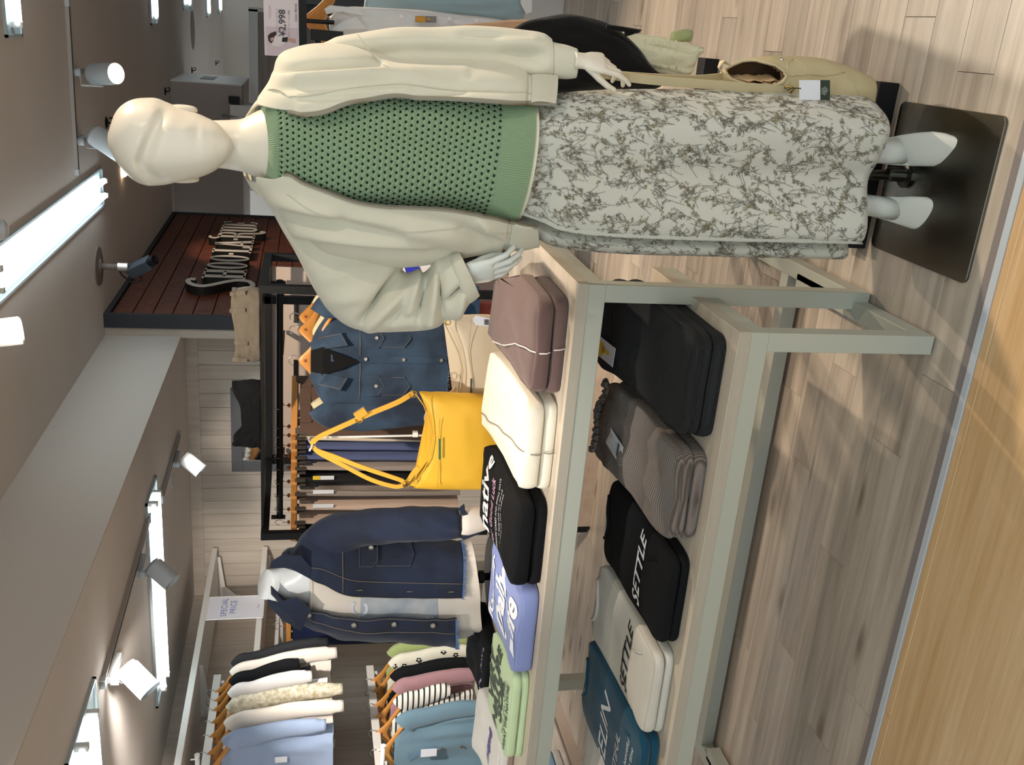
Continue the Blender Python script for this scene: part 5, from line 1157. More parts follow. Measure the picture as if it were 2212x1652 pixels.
def top_garment(name, label, cat, loc, rz, group, m, L=.55, W=.20, hem=.24, slv=.45, th=.035, seed=0, collar=None, mats=None, pattern=None, opening=False, slw=.06, swing=.05, neck=.075, drop=0):
    """blouse / cardigan hanging from shoulders; local z 0 = rail"""
    t = thing(name, label, cat, loc, rz, group); z0 = -.085-drop
    def bp(u, v, off=0):
        a = u*2*PI
        if v < .16:
            k = v/.16; w_ = neck+(W+.012-neck)*k**.9; z = z0-.006-.072*k**1.3; d = .022+(th-.022)*k
        else:
            k = (v-.16)/.84; w_ = (W+.012)+(-.022*math.sin(PI*min(1, k*2.2)) if k < .45 else 0)+(hem-W)*k; z = z0-.078-(L-.078)*k; d = th*(1+.5*k)
        r = 1+.0*u; fx = math.sin(a); fy = math.cos(a)
        rip = (.012+.01*v)*nz(fx*w_*16+seed*7, v*2.2, seed)*(v > .1)+.006*v*math.sin(fx*16+seed)
        return Vector((w_*spow(fx, .75), -(d+off)*spow(fy, .9)-rip, z+.006*nz(fx*4, seed)*v-.012*math.sin(PI*min(1, v/.16))*0))
    body = MB().grid(lambda u, v: bp(u, v), 84, 34, True)
    bo = body.out('body', m, t, smooth=True)
    for s in (-1, 1):
        pts = [Vector((s*(W-.005), 0, z0-.06)), Vector((s*(W+.03), -.004, z0-.085)), Vector((s*(W+.05), -.01, z0-.16)), Vector((s*(W+.045+swing*.3), -.02, z0-.16-slv*.35)), Vector((s*(W+.03+swing*.5), -.03, z0-.12-slv*.7)), Vector((s*(W+.02+swing*.6), -.035, z0-.09-slv))]
        tab = [(i,)+tuple(p) for i, p in enumerate(pts)]; R = []
        for j in range(31):
            k = j/30; p = Vector(smooth_interp(tab, k*5)); q_ = Vector(smooth_interp(tab, min(5, k*5+.1)))-Vector(smooth_interp(tab, max(0, k*5-.1))); q_.normalize()
            sd = Vector((0, 1, 0)).cross(q_).normalized(); w_ = slw*(1.05-.35*k)*(1 if k < .93 else .8); d = .034*(1-.25*k)
            R.append([p+sd*w_*math.cos(a)*(1+.12*nz(k*7, math.cos(a)*2, seed+s))+Vector((0, 1, 0))*d*math.sin(a) for a in [2*PI*i/24 for i in range(24)]])
        MB().loft(R, True, False, True).out('sleeve', m, t, smooth=True); SLV.append(R)
        cf = MB().loft([[v*1 for v in R[-3]], [R[-1][i]+(R[-1][i]-R[-3][i])*.0 for i in range(24)]], True, False, False)
    nr = MB().tube([Vector((neck*1.02*math.cos(a), .024*math.sin(a), z0-.004+(-.035 if collar == 'deep' else -.018)*(1 if math.sin(a) < 0 else .2)*abs(math.sin(a)))) for a in [2*PI*i/40 for i in range(40)]], .006, 8, closed=True)
    nr.out('neck_rib', mats or m, t, smooth=True)
    if collar == 'shirt' or collar == 'denim':
        for s in (-1, 1):
            c = MB(); A = [Vector((s*.012, -.045, z0-.05)), Vector((s*.075, -.052, z0-.085)), Vector((s*.085, -.02, z0-.02)), Vector((s*.06, .028, z0+.022)), Vector((s*.045, .01, z0+.012))]
            cen = sum(A, Vector())/5+Vector((0, -.01, 0)); c.add(A+[cen], [(i, (i+1) % 5, 5) for i in range(5)]); c.out('collar', mats or m, t, smooth=False, solid=.003)
    return t, bp
def tag_at(t, c, ex, w_, h_, m=None):
    q = MB(); c = Vector(c); ex = Vector(ex).normalized(); dn = Vector((0, 0, -1)); n = ex.cross(dn).normalized()*.0008
    q.add([c+ex*a*w_/2+dn*b*h_/2+n*k for k in (-1, 1) for a, b in ((-1, -1), (1, -1), (1, 1), (-1, 1))], [(3, 2, 1, 0), (4, 5, 6, 7), (0, 1, 5, 4), (1, 2, 6, 5), (2, 3, 7, 6), (3, 0, 4, 7)]); q.out('price_tag', m or CARD, t)
# --- upper rail on the left wall, far to near
M_BLU = fabric('blouse_white', '#dcd8d6', sheen=.1); M_LBL = fabric('blouse_lightblue', '#94a3be', sheen=.1); M_FLO = mat('blouse_floral', '#d9d2bf', .85, hex2='#a79c80', vscale=40, var=.1); M_KPR = mat('blouse_black_print', '#15151a', .85); M_CRB = fabric('blouse_cream', '#e4d9cd')
rows = [(4.70, M_KPR, 'black printed blouse with tiny white flecks, farthest on the upper rail', .50, .40),
        (4.62, M_CRB, 'cream embroidered blouse second farthest on the upper rail', .50, .44),
        (4.54, M_BK, 'plain black blouse between two white ones on the upper rail', .40, .26),
        (4.44, M_BLU, 'white blouse just in front of the plain black one', .48, .32),
        (4.33, M_FLO, 'beige floral blouse with printed sleeve on the upper rail', .50, .46),
        (4.20, M_CRB, 'cream long sleeved blouse beside the light blue blouse', .50, .46),
        (4.07, M_LBL, 'light blue ruffled blouse nearest on the upper rail', .50, .38)]
gh = 'wooden hangers on the upper white rail'; gb = 'blouses on the upper white rail'
nth = ('farthest', 'second farthest', 'third', 'fourth', 'fifth', 'sixth', 'nearest')
for i, (y, m, lb, L, sl) in enumerate(rows):
    shirt_hanger('wooden hanger on the upper wall rail, %s from the back' % (nth[i] if i else 'first'), (-3.65, y, 1.965), 0, gh, .19)
    t, bp = top_garment('blouse', lb, 'blouse', (-3.65, y, 1.965), 0, gb, m, L*1.12, .172, .25, sl*1.14, .03, seed=i, collar='shirt' if i in (3, 5) else None, swing=.22-.012*i, slw=.058, neck=.09, drop=.034)
    if i == 6:
        R = MB().grid(lambda u, v: Vector((.0, 0, 0))+bp(.80-.60*((u+.5) % 1)*0+(-.22+.44*u) % 1, .42+.0*v, .006+.008*v+.004*math.sin(u*60))+Vector((0, 0, -.05*v+.012)), 80, 6); R.out('ruffle', m, t, smooth=True)
        tag_at(t, (.10, -.055, -.42), (1, 0, 0), .035, .06)
    if i in (0,):
        q = MB(); r_ = random.Random(3)
        for _ in range(60):
            u, v = r_.uniform(-.25, .25) % 1, r_.uniform(.2, .95); c = bp(u, v, .002); q.add([c+Vector((.004*math.cos(a), -.002, .004*math.sin(a))) for a in (0, 1.6, 3.1, 4.7)], [(0, 1, 2, 3)])
        q.out('printed_flecks', W_PR, t, kind='stuff')
# --- lower rail
M_LIME = fabric('knit_lime', '#98a56c'); M_PINK = fabric('knit_rose', '#a07a7e'); M_DEN = fabric('cardigan_blue', '#66808f'); M_OFF = fabric('knit_off', '#d8d3c2')
M_STR = mat('tee_striped', '#dcd7cc', .85)
nt = M_STR.node_tree; tcn = nt.nodes.new('ShaderNodeTexCoord'); wv = nt.nodes.new('ShaderNodeTexWave'); wv.bands_direction = 'Z'; wv.inputs['Scale'].default_value = 11; nt.links.new(tcn.outputs['Object'], wv.inputs[0])
crp = nt.nodes.new('ShaderNodeValToRGB'); crp.color_ramp.interpolation = 'CONSTANT'; crp.color_ramp.elements[0].color = lin('#1b1b1e'); crp.color_ramp.elements[1].color = lin('#dcd7cc'); crp.color_ramp.elements[1].position = .22
nt.links.new(wv.outputs[1], crp.inputs[0]); nt.links.new(crp.outputs[0], nt.nodes['Principled BSDF'].inputs['Base Color'])
rows2 = [(4.72, M_LIME, 'lime green knit farthest on the lower rail', .45, .38), (4.62, M_OFF, 'off-white cardigan with black daisy pattern on the lower rail', .48, .40), (4.50, M_BK, 'plain black knit behind the rose knit on the lower rail', .45, .36),
         (4.40, M_PINK, 'dusty rose knit between black knit and striped tee', .46, .40), (4.28, M_STR, 'white tee with thin black stripes on the lower rail', .44, .22), (4.13, M_DEN, 'dusty blue cardigan with white price tag on the lower rail', .52, .44)]
nth2 = ('first', 'second', 'third', 'fourth', 'fifth', 'nearest')
for i, (y, m, lb, L, sl) in enumerate(rows2):
    shirt_hanger('wooden hanger on the lower wall rail, %s from the back' % nth2[i], (-3.65, y, 1.085), 0, 'wooden hangers on the lower white rail', .19)
    t, bp = top_garment('cardigan' if i in (1, 5) else 'knit_top', lb, 'cardigan' if i in (1, 5) else 'knit', (-3.65, y, 1.085), 0, 'knits on the lower white rail', m, L, .172, .235, sl, .036, seed=20+i, swing=.15, slw=.062, collar='deep' if i == 5 else None, neck=.09, drop=.032)
    if i == 1:
        r_ = random.Random(8); q = MB()
        for k in range(26):
            u, v = r_.uniform(-.24, .24) % 1, .14+.8*((k*.618) % 1); c = bp(u, v, .004)
            for p in range(5):
                a = 2*PI*p/5; cc = c+Vector((.011*math.cos(a), -.001, .011*math.sin(a))); q.add([cc+Vector((.006*math.cos(b), 0, .006*math.sin(b))) for b in [2*PI*j/7 for j in range(7)]], [tuple(range(7))])
        Rs = SLV[-1]
        for k in range(14):
            j = 3+2*k if k < 13 else 28; kk = (16+(k*5) % 8) % 24; c = Rs[min(j, 28)][kk]; cen = sum(Rs[min(j, 28)], Vector())/24; n_ = (c-cen).normalized(); ax1 = n_.cross(Vector((0, 0, 1))).normalized(); ax2 = ax1.cross(n_); c = c+n_*.003
            for p in range(5):
                a = 2*PI*p/5; cc = c+ax1*.011*math.cos(a)+ax2*.011*math.sin(a); q.add([cc+ax1*.006*math.cos(b)+ax2*.006*math.sin(b) for b in [2*PI*j_/7 for j_ in range(7)]], [tuple(range(7))])
        q.out('printed_daisies', M_BK, t, kind='stuff')
    if i == 5: tag_at(t, (.04, -.075, -.30), (1, 0, 0), .05, .085); 
    if i == 5:
        q = MB(); q.add([bp(u, v, .004) for u, v in ((.0, .16), (.035, .42), (.03, .44), (-.02, .18))], [(0, 1, 2, 3)]); q.out('neckline_edge', fabric('cardigan_trim', '#5f7f98'), t)
        for v in (.5, .7, .9): MB().lathe([(0, 0), (.009, .001), (.008, .003), (0, .004)], bp(.02, v, .006), 12, (0, -1, 0)).out('button', mat('button_brown', '#5c4d3e', .5), t)
# --- navy skirts/trousers on the far rail behind the torso form
def trousers(label, loc, rz, group, m, L=.9, W=.15, th=.02, seed=0, flare=1.0, name='trousers', cat='trousers', bandm=None):
    t = thing(name, label, cat, loc, rz, group); z0 = -.118
    def tp_(u, v, s):
        a = u*2*PI; w_ = W/2*(1.0+(flare-1)*v); d = th*(.7+.5*min(1, v*3)); cx = s*W/2*(1.0+(flare-1)*v); rip = .008*nz(math.sin(a)*3+seed+s, v*3.5, seed)*v
        return Vector((cx+w_*1.0*spow(math.sin(a), .7), -d*spow(math.cos(a), .8)-rip, z0-.05-(L-.05)*v))
    for s in (-1, 1): MB().grid(lambda u, v: tp_(u, v, s), 40, 26, True).out('leg', m, t, smooth=True)
    b = MB().grid(lambda u, v: Vector(((W*1.0)*spow(math.sin(u*2*PI), .7), -(th*.72+.002)*spow(math.cos(u*2*PI), .8), z0-.0-.052*v)), 64, 4, True); b.out('waistband', bandm or m, t, smooth=True)
    for x in (-.6, 0, .6): MB().box(x*W-.006, x*W+.006, -th-.001, -th+.003, z0-.055, z0).out('belt_loop', bandm or m, t)
    return t
M_NAVY = fabric('navy_cloth', '#141d3e'); M_TRN = {}
for i in range(4):
    clip_hanger('clip hanger on the far wall rail with navy trousers, %s' % nth2[i], (-3.60, 5.25+.09*i, 1.622), 0, 'clip hangers on the far wall rail')
    trousers(('navy long trousers nearest on the far wall rail', 'second pair of navy trousers on the far wall rail', 'dark checked trousers third on the far wall rail', 'darkest trousers deepest on the far wall rail')[i], (-3.60, 5.25+.09*i, 1.622), 0, 'trousers on the far wall rail', (M_NAVY, M_NAVY, mat('check_dark', '#4a4640', .9, hex2='#262320', vscale=60, var=.1), M_BK)[i], .95, .15, .025, i, 1.1)
# --- gondola rail: trousers seen edge-on, far-left to right
gy = 4.19+.28; gz = 1.585
def gx(ypx): return PY(609, ypx, gy).x
M_T = dict(black=M_BP, beige=fabric('trouser_beige', '#bda89b'), grey=rib_mat('cord_grey', '#9b918b', '#6f6660', 40, 'Y', dist=.002), stone=fabric('trouser_stone', '#9a8f8a'), blue=fabric('trouser_slate', '#55608a'), cream=fabric('trouser_cream', '#d8cbb8', bump=.8, bscale=160), brown=fabric('trouser_brown', '#5e4a41', bump=.9, bscale=150))
gt_ = [(1128, 'black', 'black trousers leftmost on the black rack rail'), (1100, 'beige', 'left pair of beige trousers on the black rack rail'), (1070, 'beige', 'right pair of beige trousers on the black rack rail'), (1040, 'grey', 'grey corduroy trousers on the black rack rail'), (1010, 'black', 'black trousers beside the grey corduroy pair'), (985, 'stone', 'stone grey trousers beside the slate blue ones'), (962, 'blue', 'left pair of slate blue trousers on the black rack'), (940, 'blue', 'right pair of slate blue trousers on the black rack'), (921, 'cream', 'cream textured trousers beside the brown skirt')]
nth3 = ('leftmost', 'second from left', 'third from left', 'fourth from left', 'fifth from left', 'sixth from left', 'seventh from left', 'eighth from left', 'ninth from left')
for i, (yp, c, lb) in enumerate(gt_):
    x = gx(yp); clip_hanger('clip hanger on the black rack rail, %s' % nth3[i], (x, gy, gz), PI/2-.10, 'clip hangers on the black rack rail')
    t = trousers(lb, (x, gy, gz), PI/2-.10, 'trousers on the black rack rail', M_T[c], .80, .13, .017 if c != 'brown' else .02, seed=50+i, flare=1.12)
    if i in (2, 4, 3): tag_at(t, (-.135, -.022, -.235), (0, 1, 0), .022, .10 if i != 4 else .10, CARD)
    if i == 4: tag_at(t, (-.137, -.023, -.20), (0, 1, 0), .02, .035, YEL)
x = gx(872); clip_hanger('clip hanger holding the brown textured skirt', (x, gy-.02, gz), .75, 'clip hangers on the black rack rail')
trousers('dark brown textured trousers turned half to the front on the rack', (x, gy-.02, gz), .75, 'trousers on the black rack rail', M_T['brown'], .80, .155, .03, 60, 1.25)
# cream knit behind denim, denim jacket facing out
def denim(name, hexc, hex2): return mat(name, hexc, .85, hex2=hex2, vscale=7, bump=.5, bscale=500, sheen=.1)
M_D1 = denim('denim_mid', '#304863', '#16253a'); M_D2 = denim('denim_dark', '#1b2640', '#111a2c'); M_ST = mat('stitch_tan', '#8d7f6a', .8); M_BTN = mat('button_silver', '#c9c4b8', .3, metal=.8)
dj = tuple(PY(625, 778, 4.05))
shirt_hanger('wooden hanger inside the mid-blue denim jacket', (dj[0], dj[1], dj[2]), .18, 'shirt hangers at the denim jacket', .19)
shirt_hanger('wooden hanger behind the denim jacket, nearer one', (dj[0]+.10, dj[1]+.12, dj[2]), .75, 'shirt hangers at the denim jacket', .20)
shirt_hanger('wooden hanger behind the denim jacket, farther one', (dj[0]+.13, dj[1]+.22, dj[2]), .75, 'shirt hangers at the denim jacket', .20)
top_garment('knit_top', 'cream openwork knit behind the mid-blue denim jacket', 'knit', (dj[0]+.0, dj[1]+.10, dj[2]), .22, None, fabric('knit_cream_open', '#cfc7a8', bump=1.0, bscale=120), .52, .20, .24, .50, .035, 71, swing=.02)
def denim_jacket(label, loc, rz, m, L, W, seed, buttons, open_w, group=None, slv=.5, fray='#8fa6c8', neckz=0, hem=.24, th=.05, swing=.02, short=False):
    t, bp = top_garment('denim_jacket', label, 'jacket', loc, rz, group, m, L, W, hem, slv, th, seed, collar=None, swing=swing, slw=.068)
    z0 = -.085
    def S(x, v, off=.003):   # point on the front at local x
        lo, hi = -.249, .249
        for _ in range(22):
            md_ = (lo+hi)/2
            if bp(md_ % 1, v).x < x: lo = md_
            else: hi = md_
        return bp(lo % 1, v, off)
    def strip(pts, w_, nm, mm_, tk=.002):
        MB().ribbon(pts, Vector((1, 0, 0)), w_, tk).out(nm, mm_, t)
    # V opening as one flat black sheet
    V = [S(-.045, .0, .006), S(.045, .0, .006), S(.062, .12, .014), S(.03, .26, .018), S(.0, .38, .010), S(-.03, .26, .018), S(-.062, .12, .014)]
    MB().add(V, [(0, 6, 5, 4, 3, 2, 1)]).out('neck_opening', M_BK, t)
    for s in (-1, 1):
        A = [S(s*.05, .0, .01), S(s*.105, .08, .018), S(s*.125, .25, .022), S(s*.07, .30, .022), S(s*.055, .15, .014)]
        c = MB(); c.add(A, [(0, 1, 2, 3, 4) if s < 0 else (4, 3, 2, 1, 0)]); c.out('collar', m, t, solid=.004)
        MB().tube([S(s*.10, .09, .024), S(s*.118, .243, .027), S(s*.07, .288, .027)], .0008, 5).out('stitching', M_ST, t)
        # pocket with flap
        px = s*.105; v1, v2 = .42, .74
        P = MB(); P.add([S(px-.042, v1, .004), S(px+.042, v1, .004), S(px+.042, v2-.05, .004), S(px, v2, .004), S(px-.042, v2-.05, .004)], [(4, 3, 2, 1, 0)]); P.out('pocket', m, t, solid=.002)
        F_ = MB(); F_.add([S(px-.045, v1-.01, .008), S(px+.045, v1-.01, .008), S(px+.045, v1+.09, .008), S(px, v1+.13, .008), S(px-.045, v1+.09, .008)], [(4, 3, 2, 1, 0)]); fl = F_.out('pocket_flap', m, t, solid=.003)
        MB().lathe([(0, 0), (.0085, .001), (.007, .004), (0, .004)], S(px, v1+.075, .010), 14, (0, -1, 0)).out('button', M_BTN, t)
        MB().tube([S(px-.042, v1+.09, .010), S(px, v1+.127, .010), S(px+.042, v1+.09, .010)], .0007, 5).out('stitching', M_ST, t)
        MB().tube([S(px-.04, v1+.12, .006), S(px-.04, v2-.055, .006), S(px, v2-.01, .006), S(px+.04, v2-.055, .006), S(px+.04, v1+.12, .006)], .0006, 5).out('stitching', M_ST, t)
    strip([S(.012, v, .006) for v in np.linspace(.36, .99, 12)], .03, 'placket', m)
    for v in np.linspace(.42, .95, buttons): MB().lathe([(0, 0), (.008, .001), (.007, .004), (0, .004)], S(.012, v, .010), 14, (0, -1, 0)).out('button', M_BTN, t)
    MB().tube([S(x, .38, .005) for x in np.linspace(-.19, .19, 20)], .0008, 5).out('yoke_seam', M_ST, t)
    fr = MB(); r_ = random.Random(seed)
    for k in range(150):
        u = k/150; p = bp(u, 1.0); fr.add([p+Vector((-.0015, 0, .004)), p+Vector((.0015, 0, .004)), p+Vector((.001+r_.uniform(-.004, .004), r_.uniform(-.003, .003), -.004-r_.random()*.010))], [(0, 1, 2)])
    fr.out('frayed_hem', mat('denim_fray', fray, .9), t, kind='stuff')
    return t, bp, S
denim_jacket('mid-blue denim jacket with frayed hem facing the front on black rack', dj, .30, M_D1, .60, .195, 81, 3, .05, slv=.46, hem=.215, th=.06)
# plain blue trousers and maroon skirt hung under the jacket
trousers('plain denim-blue trousers below the mid-blue jacket', (dj[0]+.12, dj[1]+.18, 1.40), .25, None, fabric('cloth_blue', '#2f4767'), .62, .17, .05, 83, 1.1)
trousers('maroon trousers below the denim jacket behind the yellow bag', (dj[0]-.02, dj[1]+.25, 1.36), .2, None, fabric('cloth_maroon', '#4a2a30'), .66, .17, .045, 84, 1.1)
trousers('muted rose trousers whose hems hang under the tall table', (-1.33, 4.62, .86), .0, None, M_ROSE, .62, .12, .05, 85, 1.1) if False else None
rt = thing('trousers', 'rose red trouser legs hanging low behind the tall table', 'trousers', (-1.42, 4.32, 1.0))
for k, (a, b) in enumerate(((-.20, .0), (.005, .215))):
    MB().grid(lambda u, v: Vector(((a+b)/2+(b-a)/2*spow(math.sin(u*2*PI), .6), -.03*spow(math.cos(u*2*PI), .8)+.008*nz(u*6, v*3, k), -.02-.76*v+.01*math.sin(u*9))), 48, 14, True).out('leg', M_ROSE, rt, smooth=True)
MB().grid(lambda u, v: Vector((.2*spow(math.sin(u*2*PI), .6), -.032*spow(math.cos(u*2*PI), .8), .02-.06*v)), 48, 4, True).out('waistband', M_ROSE, rt, smooth=True)
MB().tube(hook_pts(), .0017, 8).add([], []).out('hook', M_CHR, rt, smooth=True).location = (0, 0, .1)
# folded garments standing on top of gondola
def ontop(label, x0, x1, z1, m, prof, loops=True, d=.11, y=None):
    t = thing('folded_trousers', label, 'trousers', ((x0+x1)/2, 4.30 if y is None else y, ZT+.0)); W = (x1-x0)/2
    def f(u, v, k=1):
        a = u*2*PI; x = spow(math.sin(a), .6)*W*k; pr = smooth_interp(prof, x/W)[0]
        return Vector((x*(1+.03*math.sin(v*5)), -d/2*k*spow(math.cos(a), .75)-.006*nz(x*30, v*5, W), (z1-ZT)*v*pr))
    MB().grid(lambda u, v: f(u, v), 90, 16, True).out('cloth', m, t, smooth=True, solid=.003)
    MB().grid(lambda u, v: f(u, .86+.145*v, 1.02), 90, 5, True).out('waistband', m, t, smooth=True)
    if loops:
        for u in (.04, .13, .87, .97): MB().ribbon([f(u, v, 1.12) for v in np.linspace(.5, 1.05, 6)], (1, 0, 0), .018, .005).out('belt_loop', m, t)
    return t
xa = PY(540, 777, 4.30).x; xb = PY(540, 622, 4.30).x
ontop('beige cotton trousers with belt loops folded on top of the black rack', xa, xb, PY(503, 700, 4.3).z, fabric('canvas_beige', '#665f55', bump=.5, bscale=300), [(-1, .97), (-.5, .88), (0, .92), (.5, 1.02), (1, 1.0)])
xa = PY(540, 962, 4.30).x; xb = PY(540, 823, 4.30).x
ontop('black trousers folded on top of the rack before the mirror', xa, xb, PY(503, 890, 4.3).z, M_BK, [(-1, 1.0), (-.8, 1.0), (-.5, .7), (0, .68), (.4, .72), (.8, .95), (1, 1.0)], False)
tp_ = MB().box(0.02, 1.24, .06, .30, ZT-.012, ZT).out('top_shelf', M_BLK, g)
# --- clothes on the second rack (behind mannequin, facing the camera)
def draped(label, cat, name, tab, Y, m, d=.05, seed=0, tgt=None):
    """garment side seen beyond the mannequin: rings from (height px, right px, left px)"""
    p0 = PY(tab[0][0], (tab[0][1]+tab[0][2])/2, Y); t = thing(name, label, cat, p0); R = []; K = (len(tab)-1)*6
    for j in range(K+1):
        x, yr, yl = smooth_interp([(i,)+r for i, r in enumerate(tab)], j/6); a = PY(x, yr, Y); b = PY(x, yl, Y); c = (a+b)/2; h = (a-b)/2; k = j/K
        R.append([c+h*spow(math.cos(q), .8)+Vector((0, -1, 0))*(d*spow(math.sin(q), .9)*(1 if .03 < k < .97 else .5))+Vector((.006*nz(q*2, k*6, seed), -.010*nz(math.cos(q)*5, k*5, seed), 0)) for q in [2*PI*i/48 for i in range(48)]])
    lw(t, MB().loft(R), 'body', m, smooth=True); return t
M_SHW = fabric('shirt_white', '#dddcdc', sheen=.05); M_SHB = fabric('shirt_paleblue', '#9db4bd', sheen=.05)
kB = fabric('knit_black_open', '#0f1012', bump=1.0, bscale=120); kC = fabric('knit_cream_pointelle', '#ebe8c8', bump=1.0, bscale=90); kS = fabric('knit_sand', '#c79f7c')
t = draped('pale blue shirt at the picture edge behind the white one', 'shirt', 'shirt', [(786, 14, 40), (800, -50, 40), (860, -70, 36), (960, -70, 42), (1050, -66, 44), (1120, -60, 46), (1128, -60, 40)], 3.30, M_SHB, .05, 1)
q = MB().add([PY(x, y, 3.24) for x, y in ((1124, -40), (1124, 8), (1136, 30), (1148, 26), (1150, -40))], [(0, 1, 2, 3, 4)]); lw(t, q, 'cuff', M_SHW, solid=.01)
t = draped('white collared shirt behind the mannequin shoulder', 'shirt', 'shirt', [(712, 36, 74), (735, 20, 84), (790, 16, 110), (900, 22, 115), (1000, 34, 115), (1090, 46, 115), (1110, 60, 110)], 3.10, M_SHW, .05, 2)
for pts in (((701, 20), (712, 12), (770, 17), (788, 34), (762, 36), (730, 22), (706, 30)), ((792, 62), (768, 36), (744, 46), (716, 62), (706, 74), (722, 84), (752, 80))):
    q = MB(); P = [PY(x, y, 3.02) for x, y in pts]; cen = sum(P, Vector())/len(P)+Vector((0, -.015, 0)); q.add(P+[cen], [(i, (i+1) % len(P), len(P)) for i in range(len(P))]); lw(t, q, 'collar', M_SHW, solid=.004)
for x, y in ((868, 37), (905, 37), (972, 42), (1030, 46)): lw(t, MB().lathe([(0, 0), (.007, .001), (.006, .004), (0, .004)], PY(x, y, 3.035), 12, (0, -1, 0)), 'button', CARD)
for (x0_, x1_, y0_, y1_, m_, Yt) in ((897, 943, 34, 48, mat('tag_greygold', '#7d7f84', .5), 3.03), (898, 919, 35, 47, mat('tag_amber', '#c99226', .5), 3.026), (922, 930, 39, 43, mat('tag_amber', '#c99226', .5), 3.026)):
    q = MB(); cs = [PY(x, y, Yt) for x, y in ((x0_, y0_), (x1_, y0_+1), (x1_, y1_+1), (x0_, y1_))]; q.add(cs+[c+Vector((0, .001, 0)) for c in cs], [(0, 1, 2, 3), (7, 6, 5, 4), (0, 4, 5, 1), (1, 5, 6, 2), (2, 6, 7, 3), (3, 7, 4, 0)]); lw(t, q, 'price_tag', m_)
draped('sand brown knit between the white shirt and the black knit', 'knit', 'knit_top', [(905, 62, 110), (980, 56, 112), (1060, 48, 112), (1110, 41, 112), (1160, 46, 112), (1200, 60, 110)], 2.98, kS, .05, 3)
t = draped('black openwork knit behind the mannequin hand', 'knit', 'knit_top', [(1075, 100, 200), (1110, 62, 205), (1150, 42, 205), (1195, 33, 205), (1240, 31, 200), (1290, 44, 198), (1335, 66, 196), (1375, 104, 194), (1402, 140, 192), (1424, 160, 186)], 2.78, kB, .055, 4)
q = MB().tube([PY(x, y, 2.72) for x, y in ((1310, 58), (1340, 62), (1382, 68), (1350, 74))], .007, 8); lw(t, q, 'sleeve_end', kB, smooth=True)
t = draped('cream pointelle knit hanging lowest beyond the black one', 'knit', 'knit_top', [(1300, 100, 150), (1340, 72, 152), (1380, 74, 156), (1420, 80, 160), (1455, 90, 166), (1482, 94, 164), (1498, 97, 128), (1512, 103, 116)], 2.84, kC, .05, 5)
for k in range(5):
    lw(t, MB().tube([PY(1392+17*k+2*math.sin(i), 80+7*i+k*1.5, 2.792+.0002*(i-5)**2) for i in range(10)], .0022, 6), 'cable_ridge', kC, smooth=True)
q = MB(); lw(t, q.tube([PY(1455, 82, 2.86), PY(1478, 76, 2.87), PY(1492, 78, 2.87)], .018, 10), 'inner_sleeve', fabric('knit_lime2', '#b3bb87'), smooth=True)
shirt_hanger('wooden hanger holding the white shirt behind the mannequin', PY(672, 44, 3.10)+Vector((0, 0, .062)), -.55, None, .19)
# ================================================================ BAGS AND TORSO FORM ON THE TALL TABLE
M_YEL = mat('bag_yellow', '#f0b832', .55, var=.06, vscale=10, bump=.15, bscale=400); M_YEL2 = mat('bag_yellow_strap', '#eeae38', .5); M_BEI = mat('bag_beige', '#d6c4a8', .6, var=.04, vscale=10, bump=.2, bscale=400); M_GLD = mat('gold_metal', '#c9a24b', .25, metal=1)
def bagbody(t, outline, Y, d, m, nm='bag_body', dip=0, pk=0):
    """outline: pixel pairs (x, y_right, y_left) from top to bottom"""
    R = []; K = (len(outline)-1)*5
    for j in range(K+1):
        xr, yr, xl, yl = smooth_interp([(i,)+o for i, o in enumerate(outline)], j/5); a = PY(xr, yr, Y); b = PY(xl, yl, Y); c = (a+b)/2; h = (a-b)/2; k = j/K; dd_ = d*math.sin(PI*min(.5, .06+k*.75))**.7*(1 if k < .93 else .8)
        R.append([c+h*spow(math.cos(q), .55)+Vector((0, -dd_, 0))*spow(math.sin(q), .8)+Vector((0, .004*nz(c.x*20+math.cos(q)*3, c.z*18, 2), -dip*(1-k)**1.6*(1-abs(spow(math.cos(q), .55)-pk)**2.2))) for q in [2*PI*k_/56 for k_ in range(56)]])
    o = lw(t, MB().loft(R), nm, m, smooth=True); return o, R
def lwm(t, mb, name, m, **k): return lw(t, mb, name, m, **k)
yb = thing('shoulder_bag', 'mustard yellow shoulder bag hanging by its raised strap on a stand', 'bag', PY(1070, 950, 2.80))
o, RY = bagbody(yb, [(897, 846, 893, 1048), (905, 846, 905, 1050), (925, 848, 900, 1052), (945, 848, 930, 1053), (985, 850, 985, 1054), (1030, 852, 1030, 1054), (1060, 856, 1062, 1052), (1074, 862, 1076, 1046)], 2.80, .055, M_YEL, dip=.055, pk=.1)
